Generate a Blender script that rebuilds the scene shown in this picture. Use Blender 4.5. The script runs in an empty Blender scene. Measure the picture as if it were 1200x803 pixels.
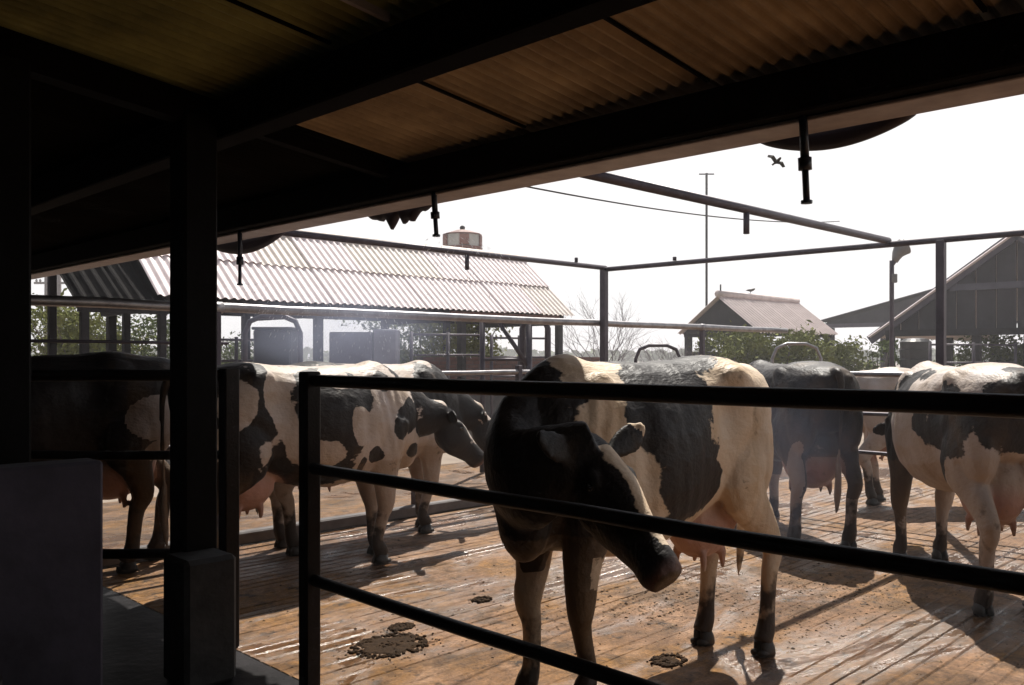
import bpy, bmesh, math, random
import numpy as np
from mathutils import Vector, Matrix, noise as mnoise

random.seed(7)
rng = np.random.default_rng(7)
C = bpy.context.scene
COL = C.collection
R = math.radians
PI = math.pi

# ---------------------------------------------------------------- camera, sky, sun, exposure
H = 1.5
cam_d = bpy.data.cameras.new('camera')
cam = bpy.data.objects.new('camera', cam_d)
COL.objects.link(cam)
cam.location = (0, 0, H)
cam.rotation_euler = (R(90), 0, R(-45))
cam_d.sensor_width = 36
cam_d.lens = 31.2
cam_d.shift_y = 0.0129
cam_d.clip_start = 0.05
cam_d.clip_end = 3000
C.camera = cam

SUN = Vector((0.58, 0.33, 1.0)).normalized()        # direction towards the sun
SUN_EL = math.asin(SUN.z)
SUN_AZ = math.atan2(SUN.x, SUN.y)                   # clockwise from +Y
W = bpy.data.worlds.new('World')
C.world = W
W.use_nodes = True
wn = W.node_tree.nodes; wl = W.node_tree.links
wn.clear()
sky = wn.new('ShaderNodeTexSky')
sky.sky_type = 'NISHITA'
sky.sun_disc = False
sky.sun_elevation = SUN_EL
sky.sun_rotation = SUN_AZ
sky.air_density = 1.0
sky.dust_density = 1.4
sky.ozone_density = 1.0
hs = wn.new('ShaderNodeHueSaturation')
hs.inputs['Saturation'].default_value = 0.55
bgn = wn.new('ShaderNodeBackground')
bgn.inputs['Strength'].default_value = 0.05
wl.new(sky.outputs[0], hs.inputs['Color'])
wl.new(hs.outputs[0], bgn.inputs['Color'])
# bright white haze all round the horizon, thinning towards the zenith
wtc = wn.new('ShaderNodeTexCoord')
wsx = wn.new('ShaderNodeSeparateXYZ'); wl.new(wtc.outputs['Generated'], wsx.inputs[0])
whz = wn.new('ShaderNodeValToRGB')
whz.color_ramp.interpolation = 'EASE'
whz.color_ramp.elements[0].position = 0.24; whz.color_ramp.elements[0].color = (1, 1, 1, 1)
whz.color_ramp.elements[1].position = 0.44; whz.color_ramp.elements[1].color = (0.0, 0.0, 0.0, 1)
wl.new(wsx.outputs['Z'], whz.inputs['Fac'])
bgh = wn.new('ShaderNodeBackground')
bgh.inputs['Color'].default_value = (1.0, 0.99, 0.985, 1)
bgh.inputs['Strength'].default_value = 0.69
wmx = wn.new('ShaderNodeMixShader')
wl.new(whz.outputs['Color'], wmx.inputs['Fac']); wl.new(bgn.outputs[0], wmx.inputs[1]); wl.new(bgh.outputs[0], wmx.inputs[2])
won = wn.new('ShaderNodeOutputWorld')
wl.new(wmx.outputs[0], won.inputs['Surface'])

sd = bpy.data.lights.new('sun', 'SUN')
sd.energy = 5.0
sd.angle = R(0.5)
sd.color = (1.0, 0.95, 0.87)
so = bpy.data.objects.new('sun', sd)
COL.objects.link(so)
so.rotation_euler = (-SUN).to_track_quat('-Z', 'Y').to_euler()
so.location = (3, 2, 30)

C.view_settings.view_transform = 'Standard'
C.view_settings.look = 'None'
C.view_settings.gamma = 1
C.view_settings.use_curve_mapping = False
C.view_settings.exposure = 0.65
C.cycles.max_bounces = 6
C.cycles.diffuse_bounces = 3
C.cycles.glossy_bounces = 3
C.cycles.volume_bounces = 0
C.cycles.volume_step_rate = 4
C.cycles.transparent_max_bounces = 8

F = 1040.0
def pt(x, y, d):
    """world point that is d metres in front of the camera along a sight line of the photograph"""
    r = (x - 600) / F * d
    return Vector(((r + d) / math.sqrt(2), (d - r) / math.sqrt(2), H - (y - 417) / F * d))

# ---------------------------------------------------------------- materials
def nt(name):
    m = bpy.data.materials.new(name)
    m.use_nodes = True
    n = m.node_tree.nodes; l = m.node_tree.links
    return m, n, l, n['Principled BSDF']

def simple(name, c1, c2=None, rough=0.6, metal=0.0, scale=8.0, bump=0.15, detail=6.0, spec=0.5, rough_var=0.0, stretch=None):
    m, n, l, b = nt(name)
    tc = n.new('ShaderNodeTexCoord')
    mp = n.new('ShaderNodeMapping')
    if stretch: mp.inputs['Scale'].default_value = stretch
    l.new(tc.outputs['Object'], mp.inputs['Vector'])
    no = n.new('ShaderNodeTexNoise')
    no.inputs['Scale'].default_value = scale
    no.inputs['Detail'].default_value = detail
    no.inputs['Roughness'].default_value = 0.65
    l.new(mp.outputs[0], no.inputs['Vector'])
    cr = n.new('ShaderNodeValToRGB')
    cr.color_ramp.elements[0].position = 0.32; cr.color_ramp.elements[1].position = 0.68
    c2 = c2 or tuple(v * 0.6 for v in c1)
    cr.color_ramp.elements[0].color = (*c2, 1); cr.color_ramp.elements[1].color = (*c1, 1)
    l.new(no.outputs['Fac'], cr.inputs['Fac'])
    l.new(cr.outputs['Color'], b.inputs['Base Color'])
    b.inputs['Roughness'].default_value = rough
    b.inputs['Metallic'].default_value = metal
    b.inputs['Specular IOR Level'].default_value = spec
    if rough_var:
        mr = n.new('ShaderNodeMapRange')
        mr.inputs['To Min'].default_value = rough - rough_var; mr.inputs['To Max'].default_value = rough + rough_var
        l.new(no.outputs['Fac'], mr.inputs['Value']); l.new(mr.outputs[0], b.inputs['Roughness'])
    if bump:
        n2 = n.new('ShaderNodeTexNoise'); n2.inputs['Scale'].default_value = scale * 6; n2.inputs['Detail'].default_value = 4
        l.new(mp.outputs[0], n2.inputs['Vector'])
        bp = n.new('ShaderNodeBump'); bp.inputs['Strength'].default_value = bump; bp.inputs['Distance'].default_value = 0.01
        l.new(n2.outputs['Fac'], bp.inputs['Height']); l.new(bp.outputs[0], b.inputs['Normal'])
    return m

M = {}
M['dark_steel'] = simple('dark painted steel', (0.014, 0.010, 0.010), (0.006, 0.005, 0.005), 0.5, 0.0, 14, 0.2, spec=0.18)
M['galv'] = simple('galvanised pipe', (0.36, 0.35, 0.36), (0.20, 0.19, 0.20), 0.42, 0.75, 10, 0.08)
M['old_pipe'] = simple('weathered purple grey pipe', (0.085, 0.07, 0.09), (0.045, 0.036, 0.046), 0.5, 0.3, 9, 0.1)
M['timber_dark'] = simple('soot dark timber', (0.008, 0.006, 0.005), (0.004, 0.003, 0.003), 0.9, 0, 6, 0.3, spec=0.05, stretch=(1, 8, 8))
M['column'] = simple('dark column paint', (0.007, 0.0065, 0.007), (0.004, 0.004, 0.004), 0.7, 0, 7, 0.2, spec=0.08)
M['soffit'] = simple('pale soffit board', (0.42, 0.38, 0.39), (0.28, 0.25, 0.26), 0.7, 0, 5, 0.1)
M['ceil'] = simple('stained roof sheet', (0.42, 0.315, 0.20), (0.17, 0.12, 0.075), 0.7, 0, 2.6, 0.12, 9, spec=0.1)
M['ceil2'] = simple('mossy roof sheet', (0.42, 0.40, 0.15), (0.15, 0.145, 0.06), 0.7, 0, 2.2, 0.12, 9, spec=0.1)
M['ceil_shade'] = simple('shade-toned roof sheet', (0.010, 0.008, 0.006), (0.004, 0.0035, 0.003), 0.9, 0, 2.2, 0.12, 9, spec=0.05)  # same sheeting with the shade of the unlit bays put into its colour
M['inner_wall'] = simple('dark inner wall', (0.03, 0.028, 0.028), (0.015, 0.014, 0.014), 0.9, 0, 2, 0.1)
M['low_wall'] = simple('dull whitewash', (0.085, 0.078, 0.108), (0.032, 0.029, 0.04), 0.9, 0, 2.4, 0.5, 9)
M['plinth'] = simple('plinth concrete', (0.06, 0.058, 0.056), (0.018, 0.018, 0.018), 0.8, 0, 5, 0.4)
M['rubber'] = simple('black rubber', (0.02, 0.02, 0.024), (0.010, 0.010, 0.012), 0.55, 0, 8, 0.1)
M['tarp'] = simple('purple black tarpaulin', (0.030, 0.024, 0.045), (0.015, 0.012, 0.022), 0.6, 0, 6, 0.2)
M['nozzle'] = simple('blue black hose', (0.012, 0.018, 0.04), (0.008, 0.01, 0.02), 0.4, 0, 9, 0.05)
M['asb'] = simple('pale fibre cement', (0.84, 0.75, 0.75), (0.70, 0.60, 0.60), 0.55, 0, 1.6, 0.2, 10, stretch=(3, 0.5, 0.5))
M['asb2'] = simple('rusty fibre cement', (0.76, 0.69, 0.64), (0.58, 0.50, 0.45), 0.55, 0, 1.9, 0.2, 10, stretch=(3, 0.5, 0.5))
M['asb_grey'] = simple('grey fibre cement', (0.66, 0.57, 0.55), (0.50, 0.42, 0.40), 0.6, 0, 1.6, 0.2, 10, stretch=(3, 0.5, 0.5))
M['dark_roof'] = simple('blackened roof sheet', (0.020, 0.019, 0.019), (0.009, 0.008, 0.008), 0.95, 0, 4, 0.2, spec=0.05)
M['slate'] = simple('dull slate paint', (0.09, 0.085, 0.11), (0.06, 0.055, 0.075), 0.7, 0, 4, 0.2)
M['gable'] = simple('grey gable boards', (0.042, 0.039, 0.046), (0.024, 0.022, 0.026), 0.9, 0, 4, 0.2)
M['post'] = simple('grey timber post', (0.045, 0.042, 0.046), (0.022, 0.02, 0.022), 0.85, 0, 5, 0.2, spec=0.15)
M['panel'] = simple('blue grey steel panel', (0.17, 0.17, 0.24), (0.12, 0.12, 0.17), 0.5, 0.1, 3, 0.1)
M['panel2'] = simple('pale blue grey panel', (0.25, 0.25, 0.31), (0.19, 0.19, 0.24), 0.5, 0.1, 3, 0.1)
M['tank'] = simple('black plastic tank', (0.03, 0.03, 0.034), (0.018, 0.018, 0.02), 0.4, 0, 3, 0.1)
M['brick'] = simple('dull red brick', (0.20, 0.10, 0.085), (0.12, 0.065, 0.06), 0.85, 0, 9, 0.3)
M['trough'] = simple('trough concrete', (0.16, 0.145, 0.14), (0.08, 0.07, 0.07), 0.8, 0, 4, 0.3)
M['ground'] = simple('dry earth', (0.30, 0.24, 0.19), (0.18, 0.14, 0.11), 0.95, 0, 0.7, 0.4)
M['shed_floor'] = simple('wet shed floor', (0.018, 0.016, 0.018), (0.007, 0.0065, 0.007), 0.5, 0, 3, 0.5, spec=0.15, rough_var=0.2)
M['leaf'] = simple('olive leaf', (0.21, 0.225, 0.055), (0.09, 0.105, 0.025), 0.8, 0, 3, 0.0, spec=0.1)
M['leaf2'] = simple('dusty green leaf', (0.13, 0.165, 0.05), (0.055, 0.08, 0.025), 0.8, 0, 3, 0.0, spec=0.1)
M['bark'] = simple('grey bark', (0.16, 0.13, 0.12), (0.08, 0.065, 0.06), 0.9, 0, 8, 0.4)
M['twig'] = simple('pale twig', (0.25, 0.22, 0.24), (0.16, 0.14, 0.16), 0.9, 0, 8, 0.1)
M['dung'] = simple('dung', (0.046, 0.026, 0.013), (0.020, 0.012, 0.007), 0.85, 0, 20, 0.7, spec=0.08)
M['straw'] = simple('straw crumbs', (0.30, 0.20, 0.11), (0.12, 0.07, 0.04), 0.8, 0, 5, 0.2)
M['horn'] = simple('dark hoof horn', (0.035, 0.028, 0.022), (0.018, 0.014, 0.011), 0.6, 0, 12, 0.3)
M['eye'] = simple('eye', (0.01, 0.008, 0.007), (0.006, 0.005, 0.004), 0.12, 0, 3, 0.0)
M['lamp_grey'] = simple('lamp grey', (0.20, 0.20, 0.20), (0.13, 0.13, 0.13), 0.5, 0.2, 4, 0.1)
M['feather'] = simple('brown feathers', (0.08, 0.065, 0.05), (0.04, 0.032, 0.025), 0.8, 0, 30, 0.1)
M['cable'] = simple('black cable', (0.05, 0.045, 0.05), (0.03, 0.03, 0.03), 0.6, 0, 3, 0.0)
M['tag'] = simple('yellow tag', (0.55, 0.38, 0.04), (0.45, 0.30, 0.03), 0.5, 0, 3, 0.0)
M['band_red'] = simple('faded brick red paint', (0.26, 0.14, 0.12), (0.18, 0.10, 0.09), 0.7, 0, 3, 0.1)
M['band_pale'] = simple('pale tank paint', (0.52, 0.52, 0.50), (0.38, 0.38, 0.36), 0.6, 0, 3, 0.1)

def leafy(m):
    b = m.node_tree.nodes['Principled BSDF']
    b.inputs['Transmission Weight'].default_value = 0.0
    b.inputs['Subsurface Weight'].default_value = 0.0
for k in ('leaf', 'leaf2'): leafy(M[k])

def floor_material():
    m, n, l, b = nt('grooved yard concrete')
    geo = n.new('ShaderNodeNewGeometry')
    def noise(scale, detail, rough=0.6, stretch=None, dist=0.0):
        mp = n.new('ShaderNodeMapping')
        if stretch: mp.inputs['Scale'].default_value = stretch
        l.new(geo.outputs['Position'], mp.inputs['Vector'])
        t = n.new('ShaderNodeTexNoise'); t.inputs['Scale'].default_value = scale; t.inputs['Detail'].default_value = detail
        t.inputs['Roughness'].default_value = rough; t.inputs['Distortion'].default_value = dist
        l.new(mp.outputs[0], t.inputs['Vector'])
        return t.outputs['Fac']
    def ramp(src, p0, p1, c0=(0, 0, 0, 1), c1=(1, 1, 1, 1)):
        r = n.new('ShaderNodeValToRGB'); r.color_ramp.elements[0].position = p0; r.color_ramp.elements[1].position = p1
        r.color_ramp.elements[0].color = c0; r.color_ramp.elements[1].color = c1
        l.new(src, r.inputs['Fac']); return r.outputs['Color']
    def mix(fac, a, bb, mode='MIX'):
        x = n.new('ShaderNodeMix'); x.data_type = 'RGBA'; x.blend_type = mode
        if isinstance(fac, float): x.inputs[0].default_value = fac
        else: l.new(fac, x.inputs[0])
        for s, v in ((6, a), (7, bb)):
            if isinstance(v, tuple): x.inputs[s].default_value = v
            else: l.new(v, x.inputs[s])
        return x.outputs[2]
    base = ramp(noise(1.1, 8), 0.3, 0.7, (0.125, 0.060, 0.024, 1), (0.36, 0.20, 0.105, 1))
    ochre = ramp(noise(0.62, 7, 0.66, None, 0.7), 0.44, 0.60)
    c = mix(ochre, base, (0.26, 0.122, 0.022, 1))
    streak = ramp(noise(3.4, 8, 0.7, (0.8, 1.5, 1), 0.6), 0.48, 0.70)
    c = mix(streak, c, (0.37, 0.225, 0.135, 1))
    wet = ramp(noise(1.0, 7, 0.66, (0.7, 1.2, 1), 0.9), 0.46, 0.60)
    wetc = n.new('ShaderNodeMix'); wetc.data_type = 'RGBA'; wetc.blend_type = 'MULTIPLY'
    l.new(wet, wetc.inputs[0]); l.new(c, wetc.inputs[6]); wetc.inputs[7].default_value = (0.50, 0.44, 0.40, 1)
    c = wetc.outputs[2]
    spots = ramp(noise(5.0, 7, 0.72), 0.56, 0.66)
    c = mix(spots, c, (0.045, 0.026, 0.014, 1))
    film = ramp(noise(1.7, 9, 0.72, None, 1.2), 0.50, 0.60)
    fm = n.new('ShaderNodeMath'); fm.operation = 'MULTIPLY'; fm.inputs[1].default_value = 0.72; l.new(film, fm.inputs[0])
    c = mix(fm.outputs[0], c, (0.095, 0.047, 0.015, 1))
    blot = ramp(noise(13, 6, 0.75), 0.36, 0.66, (0.55, 0.52, 0.50, 1), (1.25, 1.25, 1.25, 1))
    c = mix(1.0, c, blot, 'MULTIPLY')
    fine = ramp(noise(60, 3, 0.6), 0.35, 0.7, (0.75, 0.75, 0.75, 1), (1.1, 1.1, 1.1, 1))
    c = mix(1.0, c, fine, 'MULTIPLY')
    # muck lies in the grooves
    sx = n.new('ShaderNodeSeparateXYZ'); l.new(geo.outputs['Position'], sx.inputs[0])
    gr = n.new('ShaderNodeMapRange'); gr.inputs['From Min'].default_value = -0.008; gr.inputs['From Max'].default_value = -0.0025
    gr.inputs['To Min'].default_value = 0.75; gr.inputs['To Max'].default_value = 0.0
    l.new(sx.outputs['Z'], gr.inputs['Value'])
    gm = n.new('ShaderNodeMath'); gm.operation = 'MULTIPLY'; l.new(gr.outputs[0], gm.inputs[0]); l.new(ramp(noise(2.2, 5, 0.6, (0.5, 1.5, 1)), 0.35, 0.7), gm.inputs[1])
    c = mix(gm.outputs[0], c, (0.05, 0.030, 0.017, 1))
    l.new(c, b.inputs['Base Color'])
    rr = n.new('ShaderNodeMapRange'); rr.inputs['To Min'].default_value = 0.58; rr.inputs['To Max'].default_value = 0.17
    l.new(wet, rr.inputs['Value']); l.new(rr.outputs[0], b.inputs['Roughness'])
    sp = n.new('ShaderNodeMapRange'); sp.inputs['To Min'].default_value = 0.2; sp.inputs['To Max'].default_value = 0.6
    l.new(wet, sp.inputs['Value']); l.new(sp.outputs[0], b.inputs['Specular IOR Level'])
    bp = n.new('ShaderNodeBump'); bp.inputs['Distance'].default_value = 0.014
    bs = n.new('ShaderNodeMapRange'); bs.inputs['To Min'].default_value = 0.75; bs.inputs['To Max'].default_value = 0.28
    l.new(wet, bs.inputs['Value']); l.new(bs.outputs[0], bp.inputs['Strength'])
    hb = n.new('ShaderNodeMath'); hb.operation = 'ADD'; l.new(noise(20, 7, 0.75), hb.inputs[0]); l.new(noise(75, 4, 0.7), hb.inputs[1])
    l.new(hb.outputs[0], bp.inputs['Height']); l.new(bp.outputs[0], b.inputs['Normal'])
    return m
M['floor'] = floor_material()

def cow_material(name, white=(0.52, 0.46, 0.425), black=(0.010, 0.009, 0.009)):
    m, n, l, b = nt(name)
    tc = n.new('ShaderNodeTexCoord')
    def attr(a):
        t = n.new('ShaderNodeAttribute'); t.attribute_name = a; return t.outputs['Fac']
    def noise(scale, detail, stretch=None):
        mp = n.new('ShaderNodeMapping')
        if stretch: mp.inputs['Scale'].default_value = stretch
        l.new(tc.outputs['Object'], mp.inputs['Vector'])
        t = n.new('ShaderNodeTexNoise'); t.inputs['Scale'].default_value = scale; t.inputs['Detail'].default_value = detail
        l.new(mp.outputs[0], t.inputs['Vector']); return t.outputs['Fac']
    def math_(op, a, bb):
        x = n.new('ShaderNodeMath'); x.operation = op
        for i, v in enumerate((a, bb)):
            if isinstance(v, (int, float)): x.inputs[i].default_value = v
            else: l.new(v, x.inputs[i])
        return x.outputs[0]
    def mix(fac, a, bb):
        x = n.new('ShaderNodeMix'); x.data_type = 'RGBA'
        l.new(fac, x.inputs[0])
        for s, v in ((6, a), (7, bb)):
            if isinstance(v, tuple): x.inputs[s].default_value = v
            else: l.new(v, x.inputs[s])
        return x.outputs[2]
    def step(v, lo, hi):
        r = n.new('ShaderNodeMapRange'); r.inputs['From Min'].default_value = lo; r.inputs['From Max'].default_value = hi
        l.new(v, r.inputs['Value']); return r.outputs[0]
    coat = math_('ADD', attr('coat'), math_('MULTIPLY', math_('SUBTRACT', noise(5.2, 3), 0.5), 1.15))
    coat = math_('ADD', coat, math_('MULTIPLY', math_('SUBTRACT', noise(60, 3, (.5, 1, 1)), 0.5), 0.22))
    isblack = step(coat, -0.02, 0.03)
    wv = n.new('ShaderNodeValToRGB'); wv.color_ramp.elements[0].position = 0.35; wv.color_ramp.elements[1].position = 0.72
    wv.color_ramp.elements[0].color = (*white, 1); wv.color_ramp.elements[1].color = (white[0] * 0.78, white[1] * 0.68, white[2] * 0.55, 1)
    l.new(noise(4.5, 7), wv.inputs['Fac'])
    bv = n.new('ShaderNodeValToRGB')
    bv.color_ramp.elements[0].color = (*black, 1); bv.color_ramp.elements[1].color = (0.024, 0.018, 0.015, 1)
    l.new(noise(6, 5), bv.inputs['Fac'])
    c = mix(isblack, wv.outputs['Color'], bv.outputs['Color'])
    pk = n.new('ShaderNodeClamp'); l.new(attr('pink'), pk.inputs[0])
    c = mix(pk.outputs[0], c, (0.50, 0.27, 0.22, 1))
    stain = step(math_('ADD', attr('dirt'), math_('MULTIPLY', math_('SUBTRACT', noise(5.5, 8, (1, 1, .5)), 0.5), 1.6)), 0.2, 1.0)
    st2 = math_('MULTIPLY', stain, 0.65)
    c = mix(st2, c, (0.20, 0.125, 0.065, 1))
    mud = step(math_('ADD', attr('mud'), math_('MULTIPLY', math_('SUBTRACT', noise(9, 8), 0.5), 2.2)), 0.38, 0.72)
    c = mix(mud, c, (0.040, 0.026, 0.017, 1))
    l.new(c, b.inputs['Base Color'])
    b.inputs['Roughness'].default_value = 0.5
    b.inputs['Specular IOR Level'].default_value = 0.22
    bp = n.new('ShaderNodeBump'); bp.inputs['Strength'].default_value = 0.45; bp.inputs['Distance'].default_value = 0.010
    h = math_('ADD', noise(85, 4, (0.35, 1, 0.6)), math_('MULTIPLY', noise(24, 5), 1.3))
    l.new(h, bp.inputs['Height']); l.new(bp.outputs[0], b.inputs['Normal'])
    return m

# ---------------------------------------------------------------- geometry helpers
class MB:
    def __init__(self): self.v = []; self.f = []; self.smooth = []
    def add(self, verts, faces, smooth=False):
        o = len(self.v)
        self.v += [tuple(p) for p in verts]
        self.f += [tuple(i + o for i in f) for f in faces]
        self.smooth += [smooth] * len(faces)
        return self
    def box(self, c, s, rot=None, bevel=0.0):
        x, y, z = (k / 2 for k in s)
        if bevel > 0:
            b = min(bevel, x * .9, y * .9, z * .9)
            bm = bmesh.new(); bmesh.ops.create_cube(bm, size=1)
            for v in bm.verts: v.co = Vector((v.co.x * s[0], v.co.y * s[1], v.co.z * s[2]))
            bmesh.ops.bevel(bm, geom=list(bm.edges), offset=b, segments=1, affect='EDGES')
            bm.verts.index_update()
            vs = [v.co.copy() for v in bm.verts]; fs = [[v.index for v in f.verts] for f in bm.faces]
            bm.free()
        else:
            vs = [Vector((a, b_, c_)) for a in (-x, x) for b_ in (-y, y) for c_ in (-z, z)]
            fs = [(0, 1, 3, 2), (4, 6, 7, 5), (0, 4, 5, 1), (2, 3, 7, 6), (0, 2, 6, 4), (1, 5, 7, 3)]
        if rot is not None: vs = [rot @ v for v in vs]
        c = Vector(c)
        return self.add([v + c for v in vs], fs)
    def bar(self, a, b, w, h, bevel=0.0):
        a = Vector(a); b = Vector(b); d = b - a
        rot = d.to_track_quat('X', 'Z').to_matrix()
        return self.box((a + b) / 2, (d.length, w, h), rot, bevel)
    def tube(self, path, radii, n=10, side=None, sub=1, cap=True):
        P = [Vector(p) for p in path]
        if not isinstance(radii, (list, tuple)): radii = [radii] * len(P)
        Rr = [(r, r) if not isinstance(r, (tuple, list)) else r for r in radii]
        if sub > 1:
            arr = np.array([[*p, *r] for p, r in zip(P, Rr)], float)
            out = []
            k = len(arr)
            for i in range(k - 1):
                p0 = arr[max(i - 1, 0)]; p1 = arr[i]; p2 = arr[i + 1]; p3 = arr[min(i + 2, k - 1)]
                for j in range(sub):
                    t = j / sub
                    out.append(0.5 * ((2 * p1) + (-p0 + p2) * t + (2 * p0 - 5 * p1 + 4 * p2 - p3) * t * t + (-p0 + 3 * p1 - 3 * p2 + p3) * t ** 3))
            out.append(arr[-1])
            P = [Vector(o[:3]) for o in out]; Rr = [(max(o[3], .002), max(o[4], .002)) for o in out]
        verts = []; faces = []
        prev = Vector(side) if side is not None else None
        for i, p in enumerate(P):
            t = (P[min(i + 1, len(P) - 1)] - P[max(i - 1, 0)]).normalized()
            if prev is None:
                prev = Vector((0, 0, 1)).cross(t)
                if prev.length < 0.05: prev = Vector((1, 0, 0))
            u = (prev - t * prev.dot(t))
            if u.length < 1e-4: u = t.orthogonal()
            u.normalize(); w = t.cross(u)
            prev = u
            a, b = Rr[i]
            for k in range(n):
                an = 2 * PI * k / n
                verts.append(p + u * (a * math.cos(an)) + w * (b * math.sin(an)))
        for i in range(len(P) - 1):
            for k in range(n):
                faces.append((i * n + k, i * n + (k + 1) % n, (i + 1) * n + (k + 1) % n, (i + 1) * n + k))
        if cap:
            faces.append(tuple(range(n - 1, -1, -1)))
            faces.append(tuple((len(P) - 1) * n + k for k in range(n)))
        return self.add(verts, faces, True)
    def ellipsoid(self, c, r, rot=None, nu=14, nv=9):
        c = Vector(c); verts = [Vector((0, 0, -r[2]))]; faces = []
        for j in range(1, nv):
            ph = -PI / 2 + PI * j / nv
            for i in range(nu):
                th = 2 * PI * i / nu
                verts.append(Vector((r[0] * math.cos(ph) * math.cos(th), r[1] * math.cos(ph) * math.sin(th), r[2] * math.sin(ph))))
        verts.append(Vector((0, 0, r[2])))
        for i in range(nu): faces.append((0, 1 + (i + 1) % nu, 1 + i))
        for j in range(nv - 2):
            for i in range(nu):
                a = 1 + j * nu + i; b = 1 + j * nu + (i + 1) % nu
                faces.append((a, b, b + nu, a + nu))
        top = len(verts) - 1; o = 1 + (nv - 2) * nu
        for i in range(nu): faces.append((o + i, o + (i + 1) % nu, top))
        if rot is not None: verts = [rot @ v for v in verts]
        return self.add([v + c for v in verts], faces, True)
    def lathe(self, c, prof, n=16):
        """prof: list of (radius, z)"""
        c = Vector(c); verts = []; faces = []
        for r, z in prof:
            for k in range(n):
                a = 2 * PI * k / n
                verts.append(c + Vector((r * math.cos(a), r * math.sin(a), z)))
        m = len(prof)
        for i in range(m - 1):
            for k in range(n):
                faces.append((i * n + k, i * n + (k + 1) % n, (i + 1) * n + (k + 1) % n, (i + 1) * n + k))
        faces.append(tuple(range(n - 1, -1, -1))); faces.append(tuple((m - 1) * n + k for k in range(n)))
        return self.add(verts, faces, False)
    def mesh(self, name, mat):
        me = bpy.data.meshes.new(name)
        me.from_pydata(self.v, [], self.f)
        me.polygons.foreach_set('use_smooth', self.smooth)
        if mat is not None: me.materials.append(mat)
        me.update()
        return me
    def build(self, name, mat, parent=None):
        o = bpy.data.objects.new(name, self.mesh(name, mat))
        COL.objects.link(o)
        if parent is not None: o.parent = parent
        return o

def tag(o, label=None, cat=None, group=None, kind=None):
    if label: o['label'] = label
    if cat: o['category'] = cat
    if group: o['group'] = group
    if kind: o['kind'] = kind
    return o
def empty(name, loc, rz=0, label=None, cat=None, group=None):
    o = bpy.data.objects.new(name, None)
    COL.objects.link(o)
    o.location = loc; o.rotation_euler = (0, 0, rz); o.empty_display_size = 0.1
    return tag(o, label, cat, group)
def link_copy(me, name, parent=None, loc=(0, 0, 0), rot=(0, 0, 0)):
    o = bpy.data.objects.new(name, me); COL.objects.link(o)
    o.location = loc; o.rotation_euler = rot
    if parent is not None: o.parent = parent
    return o
def copy_tree(o, parent=None):
    c = o.copy(); COL.objects.link(c); c.parent = parent
    for ch in list(o.children): copy_tree(ch, c)
    return c

def corrugated(width, length, pitch, amp, thick=0.006, per=6, nl=2):
    """sheet in local x = along the corrugation (0..length), y = across (0..width)"""
    n = int(round(width / pitch * per))
    mb = MB(); vs = []; fs = []
    for s in (0, 1):
        for i in range(nl + 1):
            for k in range(n + 1):
                y = width * k / n
                z = amp * math.sin(2 * PI * y / pitch) - s * thick
                vs.append((length * i / nl, y, z))
    m = n + 1; tot = m * (nl + 1)
    for i in range(nl):
        for k in range(n):
            a = i * m + k
            fs.append((a, a + m, a + m + 1, a + 1))
            fs.append((tot + a, tot + a + 1, tot + a + m + 1, tot + a + m))
    for k in range(n):
        fs.append((k, k + 1, tot + k + 1, tot + k))
        a = nl * m + k
        fs.append((a, tot + a, tot + a + 1, a + 1))
    for i in range(nl):
        a = i * m; fs.append((a, tot + a, tot + a + m, a + m))
        a = i * m + n; fs.append((a, a + m, tot + a + m, tot + a))
    return mb.add(vs, fs, False)

# ---------------------------------------------------------------- ground
def sheet(name, x0, x1, y0, y1, z, mat, n=1):
    mb = MB()
    mb.add([(x0, y0, z), (x1, y0, z), (x1, y1, z), (x0, y1, z)], [(0, 1, 2, 3)])
    o = mb.build(name, mat); tag(o, kind='structure'); return o
sheet('ground', -900, 900, -900, 900, -0.06, M['ground'])
sheet('shed_floor', -7, 2.205, -9, 18, -0.002, M['shed_floor'])

def yard_floor():
    mb = MB(); ys = []; per = 0.092; y = -7.0
    prof = []
    while y < 6.46:
        w = 0.026 + random.uniform(-.008, .010)
        per = 0.092 + random.uniform(-.007, .007)
        d = 0.0070 + random.uniform(-.0035, .002)
        h = random.uniform(-.0008, .0008)
        prof += [(y, h), (y + per - w, h), (y + per - w * .62, -d), (y + per - w * .38, -d)]
        y += per
    xs = np.linspace(2.21, 14.0, 110)
    vs = []; fs = []; m = len(prof)
    for i, x in enumerate(xs):
        for j, (yy, zz) in enumerate(prof):
            wob = 0.010 * mnoise.noise(Vector((x * .9, (j // 4) * .37, 2))) + 0.004 * mnoise.noise(Vector((x * 4.0, (j // 4) * 1.3, 7)))
            if zz < -.0012:      # grooves worn shallow or filled with muck in places
                wear = mnoise.noise(Vector((x * .8, yy * 1.5, 4))) + .6 * mnoise.noise(Vector((x * 2.6, yy * 4.5, 9)))
                zz *= min(1.1, max(.20, .85 + 1.2 * wear))
            vs.append((x, yy + wob, zz + 0.0030 * mnoise.noise(Vector((x * 1.7, yy * 1.7, 1)))))
    for i in range(len(xs) - 1):
        for j in range(m - 1):
            a = i * m + j
            fs.append((a, a + m, a + m + 1, a + 1))
    mb.add(vs, fs)
    o = mb.build('yard_floor', M['floor']); tag(o, kind='structure')
yard_floor()
sheet('yard_apron', 2.21, 14.0, 6.45, 9.4, -0.01, M['floor'])

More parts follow.
